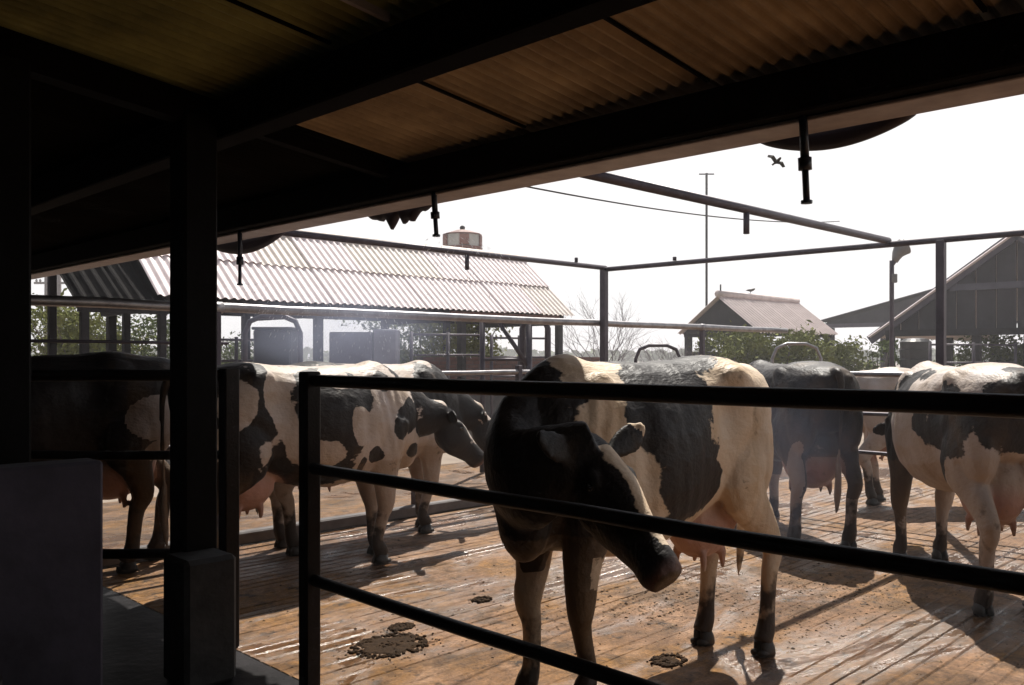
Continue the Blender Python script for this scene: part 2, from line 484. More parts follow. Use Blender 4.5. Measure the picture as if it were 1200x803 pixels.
# ---------------------------------------------------------------- the open shed the picture is taken from
shed = empty('cattle_shed', (2.15, 4.67, 0), 0, 'dark cattle shed in the foreground with a black column and a low corrugated roof', 'shed')
def S(mb, name, mat, parent=shed):
    o = mb.build(name, mat, parent)
    o.matrix_parent_inverse = Matrix.Translation(-Vector(shed.location)) if parent is shed else Matrix()
    return o
def roof_z(x): return 2.745 - 0.119 * (x - 2.1)
slope = math.atan(0.119)
S(MB().box((1.93, 4.09, 1.33), (0.168, 0.168, 2.64), None, 0.012), 'column', M['column'])
S(MB().box((1.09, 4.07, 1.36), (0.19, 0.19, 2.72), None, 0.012), 'column', M['column'])
S(MB().box((1.885, 3.93, 0.29), (0.25, 0.25, 0.585), None, 0.02), 'plinth', M['plinth'])
S(MB().box((2.08, 4.3, 2.635), (0.13, 24.6, 0.19), None, 0.008), 'beam', M['timber_dark'])
S(MB().box((-2.0, 4.3, 2.95), (0.13, 24.6, 0.19), None, 0.008), 'beam', M['timber_dark'])
S(MB().box((3.20, 4.3, 2.505), (0.15, 24.6, 0.17), None, 0.008), 'eave_beam', M['timber_dark'])
S(MB().box((3.315, 4.3, 2.49), (0.04, 24.6, 0.10), None, 0.004), 'batten', M['timber_dark'])
S(MB().box((3.372, 4.3, 2.48), (0.068, 24.6, 0.145), None, 0.006), 'fascia', M['timber_dark'])
S(MB().box((3.302, 4.3, 2.408), (0.206, 24.6, 0.018), None, 0.004), 'soffit', M['soffit'])
for yy in (4.07, 0.05, -3.9, 8.1, 12.3):
    S(MB().bar((2.02, yy, roof_z(2.02) - .10), (-6.0, yy, roof_z(-6.0) - .10), 0.10, 0.14), 'rafter', M['timber_dark'])
for yy in (4.16, ):
    S(MB().bar((2.15, yy, roof_z(2.15) - .055), (3.14, yy, roof_z(3.14) - .055), 0.06, 0.07), 'rafter', M['timber_dark'])
# back and side walls close the shed off behind the camera
S(MB().box((-6.1, 4.3, 1.8), (0.2, 24.8, 3.6)), 'wall', M['inner_wall'])
S(MB().box((-2.2, -8.1, 1.6), (7.6, 0.2, 3.2)), 'wall', M['inner_wall'])
S(MB().box((-2.4, 16.6, 1.6), (7.2, 0.2, 3.2)), 'wall', M['inner_wall'])
sheets = {}
rows = [(-6.0, -1.9), (-2.05, 2.08), (1.98, 3.44)]
for ri, (x0, x1) in enumerate(rows):
    L = (x1 - x0) / math.cos(slope)
    for mk in ('ceil', 'ceil2', 'ceil_shade'):
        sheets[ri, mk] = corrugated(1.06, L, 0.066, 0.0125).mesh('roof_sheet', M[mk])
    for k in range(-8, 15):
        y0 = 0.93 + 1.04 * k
        mk = 'ceil_shade' if k >= 3 else ('ceil' if ri == 2 else ('ceil2' if k > 0 else 'ceil_shade'))  # far bays get the near-black colour that stands in for shade
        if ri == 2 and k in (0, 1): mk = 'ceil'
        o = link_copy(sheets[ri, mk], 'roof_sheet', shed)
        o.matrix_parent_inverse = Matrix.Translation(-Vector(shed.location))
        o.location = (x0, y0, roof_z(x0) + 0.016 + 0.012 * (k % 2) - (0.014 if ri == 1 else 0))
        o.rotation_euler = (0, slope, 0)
for k in range(-6, 4):
    for x0, x1 in ((-1.9, 2.0), (2.16, 3.12)):
        S(MB().bar((x0, .93 + 1.04 * k + .02, roof_z(x0) - .004), (x1, .93 + 1.04 * k + .02, roof_z(x1) - .004), .014, .012), 'seam_strip', M['timber_dark'])
# pale lath under the rear sheets
S(MB().bar((1.2, 2.62, roof_z(1.2) - .02), (1.98, 2.62, roof_z(1.98) - .02), 0.022, 0.03), 'batten', M['soffit'])

# whitewashed half wall on the left with a black bin before it
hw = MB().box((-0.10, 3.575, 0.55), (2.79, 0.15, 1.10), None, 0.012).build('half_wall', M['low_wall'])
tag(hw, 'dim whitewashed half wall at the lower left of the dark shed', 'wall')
st = MB().lathe((0.62, 3.25, 0), [(0.20, 0.0), (0.205, 0.02), (0.235, 0.42), (0.25, 0.43), (0.25, 0.46), (0.225, 0.46), (0.2, 0.08)], 22).build('rubber_bucket', M['rubber'])
tag(st, 'black rubber bucket standing in front of the whitewashed half wall', 'bucket')

# rolled tarpaulins sagging under the eave
def tarp(y0, y1, sag, label, lumps=0.0):
    mb = MB(); vs = []; fs = []; n = 26; m = 10
    for i in range(n + 1):
        t = i / n; y = y0 + (y1 - y0) * t
        s = sag * (math.sin(PI * t) ** 0.8) + lumps * (mnoise.noise(Vector((t * 9, 3, 1)))) * math.sin(PI * t)
        for k in range(m):
            a = 2 * PI * k / m
            rz = 0.03 + max(s, 0) / 2
            vs.append((3.455 + 0.035 * math.cos(a), y, 2.44 - max(s, 0) / 2 + rz * math.sin(a)))
    for i in range(n):
        for k in range(m):
            fs.append((i * m + k, (i + 1) * m + k, (i + 1) * m + (k + 1) % m, i * m + (k + 1) % m))
    fs.append(tuple(range(m))); fs.append(tuple(n * m + k for k in range(m - 1, -1, -1)))
    mb.add(vs, fs, True)
    return tag(mb.build('rolled_tarpaulin', M['tarp']), label, 'tarpaulin', 'rolled tarpaulins tied under the shed eave')
tarp(1.30, 1.94, 0.075, 'purplish rolled tarpaulin sagging under the eave beside the nearest hanging sprinkler')
tarp(5.85, 7.0, 0.11, 'dark rolled tarpaulin sagging under the eave just right of the black column')
tarp(4.14, 4.78, 0.07, 'lumpy rolled tarpaulin under the eave left of the middle sprinkler', 0.12)

# hanging sprinklers
def sprinkler(y, label, bottom, lean):
    e = empty('hanging_sprinkler', (3.2, y, 2.44), 0, label, 'sprinkler', 'sprinklers hanging from the eave')
    L = 2.44 - bottom
    MB().tube([(0, 0, 0.0), (lean * .55, 0, -L * .55)], 0.017, 10).build('drop_pipe', M['nozzle'], e)
    MB().tube([(lean * .5, 0, -L * .52), (lean * .62, 0, -L * .66)], 0.026, 10).build('coupling', M['nozzle'], e)
    MB().tube([(lean * .6, 0, -L * .64), (lean, 0, -L)], 0.013, 10).build('nozzle', M['nozzle'], e)
    MB().lathe((lean, 0, -L - .012), [(0.022, 0), (0.022, 0.012)], 10).build('spray_plate', M['nozzle'], e)
    MB().tube([(-.03, -.05, -.01), (0, -.03, .01), (0, .03, .01), (-.03, .05, -.01)], 0.01, 6).build('clamp', M['nozzle'], e)
    return e
sprinkler(1.62, 'blue black hanging sprinkler nearest the camera on the right, against the white sky', 2.10, 0.03)
sprinkler(3.82, 'middle hanging sprinkler under the eave, right of the lumpy rolled tarpaulin', 2.18, 0.02)
sprinkler(6.03, 'small hanging sprinkler just right of the black column, before the corrugated roof', 2.03, 0.0)

# ---------------------------------------------------------------- fences
def fence(name, label, posts, rails, group=None):
    e = empty(name, posts[0][0], 0, label, 'fence', group)
    off = Vector(posts[0][0])
    for p, top, w, mat in posts:
        MB().box((p[0] - off.x, p[1] - off.y, top / 2 - off.z), (w, w, top), None, 0.006).build('post', mat, e)
    for a, b, r, mat in rails:
        va = Vector(a) - off; vb = Vector(b) - off
        k = max(2, int((vb - va).length / .5)); P = []
        for i in range(k + 1):
            q = va.lerp(vb, i / k)
            if 0 < i < k: q += Vector((random.uniform(-.004, .004), random.uniform(-.004, .004), random.uniform(-.004, .004)))
            P.append(q)
        MB().tube(P, r, 12).build('rail', mat, e)
        for p, top, w, mt in posts:
            q = Vector((p[0] - off.x, p[1] - off.y, va.z)); u = (vb - va).normalized()
            if 0 <= (q - va).dot(u) <= (vb - va).length and abs(va.z + off.z) < top:
                MB().tube([q - u * (w * .5 + .022), q + u * (w * .5 + .022)], r * 1.22, 12).build('collar', mat, e)
    return e
DS = M['dark_steel']
fence('yard_fence', 'long black pipe fence across the foreground with three rails before the cows',
      [((2.2, 3.50, 0), 1.428, 0.074, DS), ((2.2, -0.9, 0), 1.428, 0.074, DS), ((2.2, -5.0, 0), 1.428, 0.074, DS)],
      [((2.2, 3.46, 1.388), (2.2, -7.0, 1.388), 0.0275, DS), ((2.2, 3.46, 0.99), (2.2, -7.0, 0.99), 0.026, DS), ((2.2, 3.46, 0.487), (2.2, -7.0, 0.487), 0.026, DS)])
fence('yard_fence', 'short black rail fence left of the gap, running behind the black column',
      [((2.2, 4.26, 0), 1.435, 0.08, DS), ((0.95, 5.5, 0), 1.435, 0.08, DS)],
      [((2.2, 4.26, 1.40), (0.95, 5.5, 1.40), 0.03, DS), ((2.2, 4.26, 0.99), (0.95, 5.5, 0.99), 0.024, DS), ((2.2, 4.26, 0.485), (0.95, 5.5, 0.485), 0.026, DS)])
OP = M['old_pipe']; GV = M['galv']
YA = 6.6; XB = 8.04
fence('feed_fence', 'grey pipe fence along the far left side of the yard behind the standing cows',
      [((1.5, YA, 0), 1.9, 0.07, OP), ((3.3, YA, 0), 1.9, 0.06, OP), ((5.3, YA, 0), 1.4, 0.06, OP), ((6.7, YA, 0), 1.4, 0.06, OP), ((10.2, YA, 0), 1.9, 0.06, OP)],
      [((0.4, YA, 1.88), (12.5, YA, 1.88), 0.038, GV), ((0.4, YA, 1.33), (8.0, YA, 1.33), 0.022, GV), ((0.4, YA, 1.60), (3.4, YA, 1.60), 0.012, OP), ((0.4, YA, 0.8), (8.0, YA, 0.8), 0.022, OP)])
fence('end_fence', 'pale pipe fence along the far right end of the yard behind the rear facing cow',
      [((XB, 5.1, 0), 1.36, 0.06, OP), ((XB, 0.5, 0), 1.36, 0.06, OP), ((XB, -2.5, 0), 1.36, 0.06, OP)],
      [((XB, 6.5, 1.33), (XB, -6, 1.33), 0.024, GV), ((XB, 6.5, 0.97), (XB, -6, 0.97), 0.018, OP), ((XB, 6.5, 0.61), (XB, -6, 0.61), 0.018, OP)])

# overhead water pipe frame
fr = empty('overhead_pipe_frame', (XB, YA - .07, 0), 0, 'overhead frame of water pipes on tall posts above the cattle yard', 'pipe frame')
o_ = Vector(fr.location)
def FRt(a, b, r, name, mat=OP, n=10): return MB().tube([Vector(a) - o_, Vector(b) - o_], r, n).build(name, mat, fr)
MB().box((0, 0, 1.25), (0.075, 0.075, 2.5), None, 0.006).build('post', OP, fr)
MB().box((0, 2.80 - o_.y, 1.25), (0.07, 0.07, 2.5), None, 0.006).build('post', OP, fr)
FRt((XB, YA - .03, 2.5), (XB, -6.5, 2.5), 0.027, 'cross_pipe')
FRt((XB + .03, YA - .07, 2.52), (3.43, YA - .07, 2.52), 0.028, 'long_pipe')
FRt((XB + .02, 3.26, 2.535), (3.43, 3.26, 2.535), 0.031, 'long_pipe')
for (a, yy, zz) in ((5.9, YA - .07, 2.52), (4.9, 3.26, 2.53), (5.6, 3.26, 2.53)):
    if a == 4.9: continue
    FRt((a, yy, zz - .02), (a, yy, zz - .17), 0.022, 'drop_stub')
FRt((7.55, YA - .07, 2.55), (7.55, YA - .07, 2.60), 0.02, 'valve')
FRt((XB, 5.55, 2.53), (XB, 5.55, 2.57), 0.022, 'valve')
# thin power cable
pa = []
for i in range(25):
    t = i / 24
    p = Vector((3.45, 3.75, 2.53)).lerp(Vector((11.5, 5.3, 3.3)), t); p.z -= 0.10 * 4 * t * (1 - t); pa.append(p)
tag(MB().tube(pa, 0.006, 5).build('power_cable', M['cable']), 'thin black power cable slung from the shed eave towards the antenna', 'cable')

# feed trough kerb behind the left cows
tr = MB().box((3.9, 0.05, 0.05), (8.6, 0.10, 0.10), None, 0.012).build('kerb', M['trough'])
tr.location = (2.6, 6.48, 0)
tag(tr, 'long low concrete kerb under the feed fence behind the cows on the left', 'kerb')

# ---------------------------------------------------------------- cows
def interp_rows(xs, tab, q):
    """smooth (monotone-ish cubic) interpolation of table columns over x"""
    xs = np.array(xs); tab = np.array(tab, float); out = []
    k = len(xs)
    for x in q:
        i = int(np.clip(np.searchsorted(xs, x) - 1, 0, k - 2))
        t = (x - xs[i]) / (xs[i + 1] - xs[i])
        m0 = (tab[min(i + 1, k - 1)] - tab[max(i - 1, 0)]) / (xs[min(i + 1, k - 1)] - xs[max(i - 1, 0)]) * (xs[i + 1] - xs[i])
        m1 = (tab[min(i + 2, k - 1)] - tab[i]) / (xs[min(i + 2, k - 1)] - xs[i]) * (xs[i + 1] - xs[i])
        h = (2 * t**3 - 3 * t**2 + 1) * tab[i] + (t**3 - 2 * t**2 + t) * m0 + (-2 * t**3 + 3 * t**2) * tab[i + 1] + (t**3 - t**2) * m1
        out.append(h)
    return np.array(out)

TX = [-.88, -.80, -.64, -.44, -.25, 0, .25, .45, .60, .76, .88, .95]
#      ztop  zbot  half   top-squareness(0..1)
TT = [[1.36, 1.12, .09, .4], [1.41, .95, .20, .45], [1.43, .86, .27, .6], [1.46, .74, .29, .85], [1.44, .67, .28, .65],
      [1.43, .60, .335, .35], [1.43, .575, .345, .25], [1.44, .60, .30, .15], [1.47, .64, .255, .05], [1.41, .68, .22, .05], [1.30, .74, .17, .15], [1.20, .84, .10, .3]]
def torso(mb):
    q = np.linspace(-.88, .95, 46)
    rows_ = interp_rows(TX, TT, q)
    hh = [0, .03, .10, .22, .36, .50, .64, .76, .86, .94, .985, 1.0]
    w0 = [0, .30, .62, .87, .98, 1.0, .95, .82, .62, .36, .16, 0]
    w1 = [0, .30, .60, .80, .90, .96, .99, 1.0, .95, .80, .50, 0]
    n = 2 * (len(hh) - 1)
    vs = []; fs = []
    for x, (zt, zb, hw_, sq) in zip(q, rows_):
        prof = [(a * (1 - sq) + b * sq) * hw_ for a, b in zip(w0, w1)]
        zz = [zb + (zt - zb) * h for h in hh]
        ring = [(x, prof[i], zz[i]) for i in range(len(hh))] + [(x, -prof[i], zz[i]) for i in range(len(hh) - 2, 0, -1)]
        vs += ring
    for i in range(len(q) - 1):
        for k in range(n):
            fs.append((i * n + k, i * n + (k + 1) % n, (i + 1) * n + (k + 1) % n, (i + 1) * n + k))
    fs.append(tuple(range(n - 1, -1, -1))); fs.append(tuple((len(q) - 1) * n + k for k in range(n)))
    mb.add(vs, fs, True)

def head_frame(poll, d, up):
    d = Vector(d).normalized(); up = Vector(up); up = (up - d * up.dot(d)).normalized()
    left = up.cross(d)
    return Vector(poll), d, left, up

def cow(name, label, pos, rz, hooves, neck, poll, hd, hup, coat_fn, mat, scale=1.0, voxel=0.012, tail_sway=0.0,
        udder=1.0, ear_droop=0.2, taggy=False, ears=True, head=1.0, world_hooves=None):
    mb = MB()
    sc3 = Vector(scale) if isinstance(scale, tuple) else Vector((scale,) * 3)
    if world_hooves:
        hooves = []
        for hw_ in world_hooves:
            q = Matrix.Rotation(-rz, 3, 'Z') @ (Vector((hw_.x, hw_.y, 0)) - Vector(pos))
            hooves.append((q.x / sc3.x, q.y / sc3.y))
    torso(mb)
    # muscles and bones
    for s in (1, -1):
        mb.ellipsoid((-.44, s * .225, 1.335), (.13, .055, .075), Matrix.Rotation(R(-10), 3, 'Y'))             # hook bone
        mb.ellipsoid((-.79, s * .095, 1.32), (.09, .045, .06))              # pin bone
        mb.ellipsoid((.56, s * .165, 1.10), (.16, .085, .30), Matrix.Rotation(R(-14), 3, 'Y'))   # shoulder blade
        mb.ellipsoid((.72, s * .13, .93), (.13, .09, .14))                   # point of shoulder
        mb.ellipsoid((-.60, s * .165, 1.03), (.205, .115, .31), Matrix.Rotation(R(12), 3, 'Y'))  # thigh
    mb.ellipsoid((.82, 0, .80), (.13, .10, .17))
    mb.ellipsoid((.80, neck[1][1] * .4, .93), (.17, .135, .28))
    mb.ellipsoid((.88, neck[1][1] * .9, .88), (.13, .125, .24))                            # brisket
    # front legs
    kinds = ('FL', 'FR', 'HL', 'HR')
    feet = []
    for key, (hx, hy) in zip(kinds, hooves):
        s = 1 if key[1] == 'L' else -1
        if key[0] == 'F':
            kx = .62 * .5 + hx * .5 + .02
            mb.tube([(.66, s * .165, 1.05), (.60, s * .175, .82), (.5 * (.60 + kx), s * .165 * .5 + hy * .5, .62), (kx, s * .06 + hy * .66, .435), (kx - .01 + (hx - kx) * .3, hy, .34),
                     (hx - .03, hy, .17), (hx - .01, hy, .115), (hx + .02, hy, .06)],
                    [(.10, .165), (.098, .152), (.076, .098), (.061, .068), (.042, .049), (.039, .044), (.048, .055), (.046, .056)], 14, side=(0, 1, 0), sub=4)
        else:
            hkx = hx - .09
            mb.tube([(-.60, s * .165, 1.10), (-.50, s * .20, .86), (-.55 * .5 + hkx * .5, s * .19 * .55 + hy * .45, .68), (hkx - .02, s * .05 + hy * .72, .515), (hkx + .02, hy, .40),
                     (hx - .05, hy, .22), (hx - .035, hy, .125), (hx + .0, hy, .06)],
                    [(.10, .20), (.108, .17), (.068, .108), (.050, .076), (.041, .055), (.039, .048), (.048, .055), (.047, .057)], 14, side=(0, 1, 0), sub=4)
        feet.append((hx + (.035 if key[0] == 'F' else .02), hy))
    # neck
    mb.tube([(.55, 0, 1.10)] + [tuple(p[:3]) for p in neck] + [tuple(poll)],
            [(.16, .27)] + [tuple(p[3:5]) for p in neck] + [(.085, .10)], 18, side=(0, 1, 0) if abs(Vector(poll).y) < .2 else None, sub=5)
    # head
    P0, d, left, up = head_frame(poll, hd, hup)
    def hp(t, l=0.0, u=0.0): return P0 + (d * t + left * l + up * u) * head
    def hsz(*a): return tuple((v[0] * head, v[1] * head) for v in a)
    mb.tube([hp(-.05, 0, -.03), hp(.02, 0, -.045), hp(.12, 0, -.075), hp(.22, 0, -.085), hp(.32, 0, -.078), hp(.42, 0, -.07), hp(.49, 0, -.07), hp(.535, 0, -.075)],
            hsz((.05, .05), (.085, .085), (.105, .125), (.098, .135), (.074, .11), (.066, .085), (.073, .080), (.05, .055)), 18, side=left, sub=4)
    rotm = Matrix((d, left, up)).transposed()
    for s in (1, -1):
        mb.ellipsoid(hp(.135, s * .088, -.02), (.05, .03, .032), rotm, 12, 8)      # brow
        mb.ellipsoid(hp(.17, s * .060, -.135), (.10, .04, .07), rotm, 12, 8)       # cheek
        mb.ellipsoid(hp(.505, s * .040, -.040), (.035, .03, .03), rotm, 10, 7)     # nostril wing
    mb.ellipsoid(hp(.46, 0, -.125), (.07, .05, .03), rotm, 12, 8)                  # lower lip
    if ears:
        for s in (1, -1):
            b0 = hp(.02, s * .075, -.035)
            o1 = left * s; dr = (-up * ear_droop - d * .28)
            e1 = b0 + (o1 + dr).normalized() * .075 * head
            e2 = b0 + (o1 + dr).normalized() * .15 * head
            e3 = b0 + (o1 + dr * 1.15).normalized() * .215 * head
            mb.tube([b0, e1, e2, e3], [(.025, .022), (.055, .015), (.060, .013), (.022, .012)], 12, side=(d - up * .6), sub=3)
    # tail
    tw = tail_sway
    mb.tube([(-.82, 0, 1.385), (-.90, tw * .1, 1.37), (-.945, tw * .3, 1.24), (-.94, tw * .6, .95), (-.92, tw * .9, .68)], [.034, .030, .021, .014, .012], 10, sub=4)
    mb.tube([(-.92, tw * .9, .70), (-.925, tw, .56), (-.91, tw * 1.05, .40), (-.90, tw * 1.1, .30)], [.016, .027, .022, .006], 10, sub=3)
    # udder and teats
    if udder > 0:
        mb.ellipsoid((-.42, 0, .66), (.22 * udder, .155 * udder, .18 * udder))
        mb.ellipsoid((-.58, 0, .74), (.13 * udder, .125 * udder, .20 * udder))
        zb = .66 - .165 * udder
        for tx in (-.34, -.50):
            for s in (1, -1):
                mb.tube([(tx, s * .085 * udder, zb + .03), (tx, s * .09 * udder, zb - .025), (tx, s * .09 * udder, zb - .065)], [.026, .018, .012], 8)
    # dewlap fold
    np_ = Vector(neck[0][:3]); mb.ellipsoid((np_.x * .5 + .42, np_.y * .5, .90), (.20, .045, .16), None)
    me0 = mb.mesh('tmp', None)
    o = bpy.data.objects.new('tmp', me0); COL.objects.link(o)
    r = o.modifiers.new('r', 'REMESH'); r.mode = 'VOXEL'; r.voxel_size = voxel; r.use_smooth_shade = True
    sm = o.modifiers.new('s', 'SMOOTH'); sm.factor = 0.5; sm.iterations = 4 if voxel < .014 else 3
    dg = bpy.context.evaluated_depsgraph_get()
    me = bpy.data.meshes.new_from_object(o.evaluated_get(dg))
    bpy.data.objects.remove(o); bpy.data.meshes.remove(me0)
    me.name = name
    n = len(me.vertices)
    co = np.empty(n * 3); me.vertices.foreach_get('co', co); co = co.reshape(-1, 3)
    no = np.empty(n * 3); me.vertices.foreach_get('normal', no); no = no.reshape(-1, 3)
    x, y, z = co.T
    # ribs, skin wrinkles, flank hollow
    def gate(v, a, b, s): return 1 / (1 + np.exp(-(v - a) / s)) * 1 / (1 + np.exp((v - b) / s))
    hx_, hy_, hz_ = hp(.2, 0, -.05)
    inhead = (co - np.array([hx_, hy_, hz_])); inhead = np.linalg.norm(inhead, axis=1) < .36
    rib = .0012 * np.sin((x + .22 * (1.1 - z)) * 2 * PI / .105) * gate(x, -.22, .38, .05) * gate(z, .72, 1.28, .05) * (np.abs(y) > .18)
    fl = -.035 * np.exp(-((x + .30) / .10) ** 2 - ((z - 1.20) / .11) ** 2) * (np.abs(y) > .12)
    fl += -.018 * np.exp(-((x - .36) / .05) ** 2 - ((z - 1.05) / .22) ** 2) * (np.abs(y) > .12)
    lump = np.array([mnoise.noise(Vector(p) * 6.5) * .006 + mnoise.noise(Vector(p) * 17 + Vector((5, 1, 2))) * .0025 for p in co.tolist()]) * (z > .5)
    fold = .0045 * np.sin(((x - .45) + .25 * (z - 1.1)) * 2 * PI / .085) * gate(x, .50, .74, .04) * gate(z, .8, 1.3, .06)
    rib = rib + fold
    rib[inhead] = 0; fl[inhead] = 0
    rib += lump * np.where(inhead, .4, 1)
    co = co + no * (rib + fl)[:, None]
    me.vertices.foreach_set('co', co.ravel())
    # coat attributes (felt on the animal itself)
    hl = (co - np.array(P0)) @ np.array([list(d), list(left), list(up)]).T / head      # head coordinates t,l,u
    coat = coat_fn(x, y, z, hl, inhead)
    mud = 1.15 * (1 - np.clip((z - .05) / .38, 0, 1)) + .22 * np.exp(-((x + .8) / .2) ** 2) * gate(z, .2, .8, .1)
    mud[inhead] = 0
    pink = np.zeros(n)
    if udder > 0:
        pink = np.maximum(pink, 1.2 - np.sqrt(((x + .46) / .30) ** 2 + (y / .20) ** 2 + ((z - .60) / .20) ** 2)) * (np.abs(y) < .165 * udder)
        pink = np.clip(pink * 2.5, 0, .85)
        coat = np.where(pink > .3, -1, coat)
    pink = np.maximum(pink, np.where(inhead, np.clip((hl[:, 0] - .485) / .03, 0, 1) * .22, 0))
    dirt = .45 * np.clip((.95 - z) / .5, 0, 1) + .25 * (x < -.5)
    dirt = dirt + .35 * (z < .75) * (x > .3)
    dirt = np.where(inhead, 0, dirt)
    for nm, v in (('coat', coat), ('mud', mud), ('pink', pink), ('dirt', dirt)):
        a = me.attributes.new(nm, 'FLOAT', 'POINT'); a.data.foreach_set('value', v.astype(np.float32))
    me.materials.clear(); me.materials.append(mat)
    me.polygons.foreach_set('use_smooth', [True] * len(me.polygons)); me.update()
    ob = bpy.data.objects.new(name, me); COL.objects.link(ob)
    ob.location = pos; ob.rotation_euler = (0, 0, rz); ob.scale = sc3
    tag(ob, label, 'cow', 'dairy cows standing in the yard')
    for s in (1, -1):
        MB().ellipsoid(hp(.145, s * .105, -.035), (.022, .013, .018), rotm, 12, 8).build('eye', M['eye'], ob)
        if voxel < .013:
            MB().ellipsoid(hp(.525, s * .036, -.045), (.012, .010, .008), rotm, 8, 6).build('nostril', M['eye'], ob)
    for fx, fy in feet:
        h = MB()
        for s in (1, -1):
            h.tube([(fx - .045, fy + s * .024, .0), (fx - .04, fy + s * .024, .03), (fx - .025, fy + s * .022, .075)], [(.028, .055), (.027, .052), (.021, .038)], 12, side=(0, 1, 0))
            h.tube([(fx - .02, fy + s * .024, .018), (fx + .03, fy + s * .022, .020)], [(.026, .018), (.016, .016)], 10, side=(0, 1, 0))
        h.build('hoof', M['horn'], ob)
    if taggy:
        p = hp(.03, .16, -.06)
        MB().box(p, (.045, .006, .055), rotm, .002).build('ear_tag', M['tag'], ob)
    return ob

def ell(x, y, z, c, r): return 1 - np.sqrt(((x - c[0]) / r[0]) ** 2 + ((y - c[1]) / r[1]) ** 2 + ((z - c[2]) / r[2]) ** 2)
def mx(*a):
    o = a[0]
    for b in a[1:]: o = np.maximum(o, b)
    return o

cow_mat = cow_material('holstein coat')
cow_mat_warm = cow_material('holstein coat warm', (0.70, 0.575, 0.44))
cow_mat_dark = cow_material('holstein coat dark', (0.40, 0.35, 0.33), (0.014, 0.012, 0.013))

# --- main cow, head turned back to its left
def coat_main(x, y, z, hl, inhead):
    f = np.full_like(x, -.3)
    # black front: neck, chest, slanting line behind the shoulder point
    f = np.maximum(f, (x - (.66 + .16 * (z - 1.0))) * 3.0)
    # saddle
    f = mx(f, ell(x, y, z, (.10, .24, 1.24), (.30, .34, .46)), ell(x, y, z, (.04, .32, .96), (.20, .2, .26)), ell(x, y, z, (-.06, 0, 1.44), (.46, .26, .16)))
    f = mx(f, ell(x, y, z, (-.20, .30, .86), (.10, .14, .12)))
    # white elbow patches / forelegs
    f = np.where((z < .60 + .04 * np.sin(y * 50 + x * 30)) & (x > .45) & (y < 0), -.25, f)
    f = np.where((z < .72) & (x > .42) & (y >= 0), np.where((z > .50 + .2 * (x - .5)) & (z < .66) & (x < .64), -.08, .3), f)
    # head black with a blaze down the face
    bl = .046 - .02 * np.clip(hl[:, 0] / .5, 0, 1)
    blaze = (bl - np.abs(hl[:, 1] - .012)) * 9
    face = np.where((hl[:, 2] > -.06) & (hl[:, 0] > .03), -blaze, .4)
    face = np.where(hl[:, 0] > .45, .3, face)
    f = np.where(inhead, np.clip(face, -.3, .4), f)
    return f
def gpt(x, y): return pt(x, y, H * F / (y - 417))
cow('cow', 'black fronted cow in the middle turning its white blazed head back over its flank', (3.40, 2.50, 0), R(176),
    None,
    [(.78, .01, 1.06, .15, .29), (.93, .07, 1.01, .135, .25), (.985, .20, 1.00, .118, .20), (.93, .34, 1.07, .098, .145)], (.83, .43, 1.13), (.03, .74, -.66), (.04, .70, .62),
    coat_main, cow_mat_warm, (.94, .94, 1.03), .011, -.08, head=1.08, ear_droop=-.3, world_hooves=[gpt(684, 838), gpt(617, 828), gpt(893, 768), gpt(822, 755)])

# --- left cow, facing right in front
def coat_left(x, y, z, hl, inhead):
    f = np.full_like(x, -.25)
    f = mx(f, ell(x, y, z, (-.62, -.1, 1.15), (.42, .5, .42)), ell(x, y, z, (.10, -.25, 1.15), (.30, .3, .40)), ell(x, y, z, (-.1, -.2, .8), (.40, .3, .22)),
           ell(x, y, z, (-.62, -.15, .6), (.3, .2, .5)))
    f = np.minimum(f, -1.2 * ell(x, y, z, (-.25 - .10 * (z - 1.1) + .05 * np.sin(z * 9), -.2, 1.32), (.10, .6, .50)))
    f = mx(f, ell(x, y, z, (.80, -.18, 1.05), (.15, .12, .13)), ell(x, y, z, (.68, -.2, .98), (.09, .12, .10)), ell(x, y, z, (1.05, -.1, .95), (.12, .12, .08)))
    f = mx(f, (x - 1.02) * 3 + (z - 1.05) * 2.5)
    f = np.minimum(f, -1.2 * mx(ell(x, y, z, (-.60, -.28, 1.20), (.13, .3, .15)), ell(x, y, z, (-.74, -.2, .95), (.14, .3, .10)), ell(x, y, z, (.16, -.35, 1.36), (.14, .3, .10)), ell(x, y, z, (-.02, -.35, .84), (.20, .2, .10)), ell(x, y, z, (.30, -.35, 1.02), (.10, .2, .14))))
    f = mx(f, ell(x, y, z, (.46, -.28, .80), (.08, .1, .07)), ell(x, y, z, (.55, -.25, 1.32), (.10, .2, .08)), ell(x, y, z, (.34, -.3, .72), (.05, .1, .09)), ell(x, y, z, (.90, -.1, .80), (.06, .12, .06)))
    blaze = (.05 - np.abs(hl[:, 1])) * 9
    f = np.where(inhead, np.clip(np.where(hl[:, 2] > -.05, -blaze, .4), -.3, .4), f)
    return f
cow('cow', 'black and white patched cow behind the fence gap, facing right with its head low', (3.28, 5.35, 0), R(0),
    [(.74, .13), (.58, -.15), (-.58, .16), (-.66, -.17)],
    [(.86, 0, 1.10, .125, .21), (1.08, -.02, 1.03, .10, .16)], (1.28, -.03, 1.05), (.72, -.10, -.68), (.68, 0, .72), coat_left, cow_mat, 1.0, .013, .05)

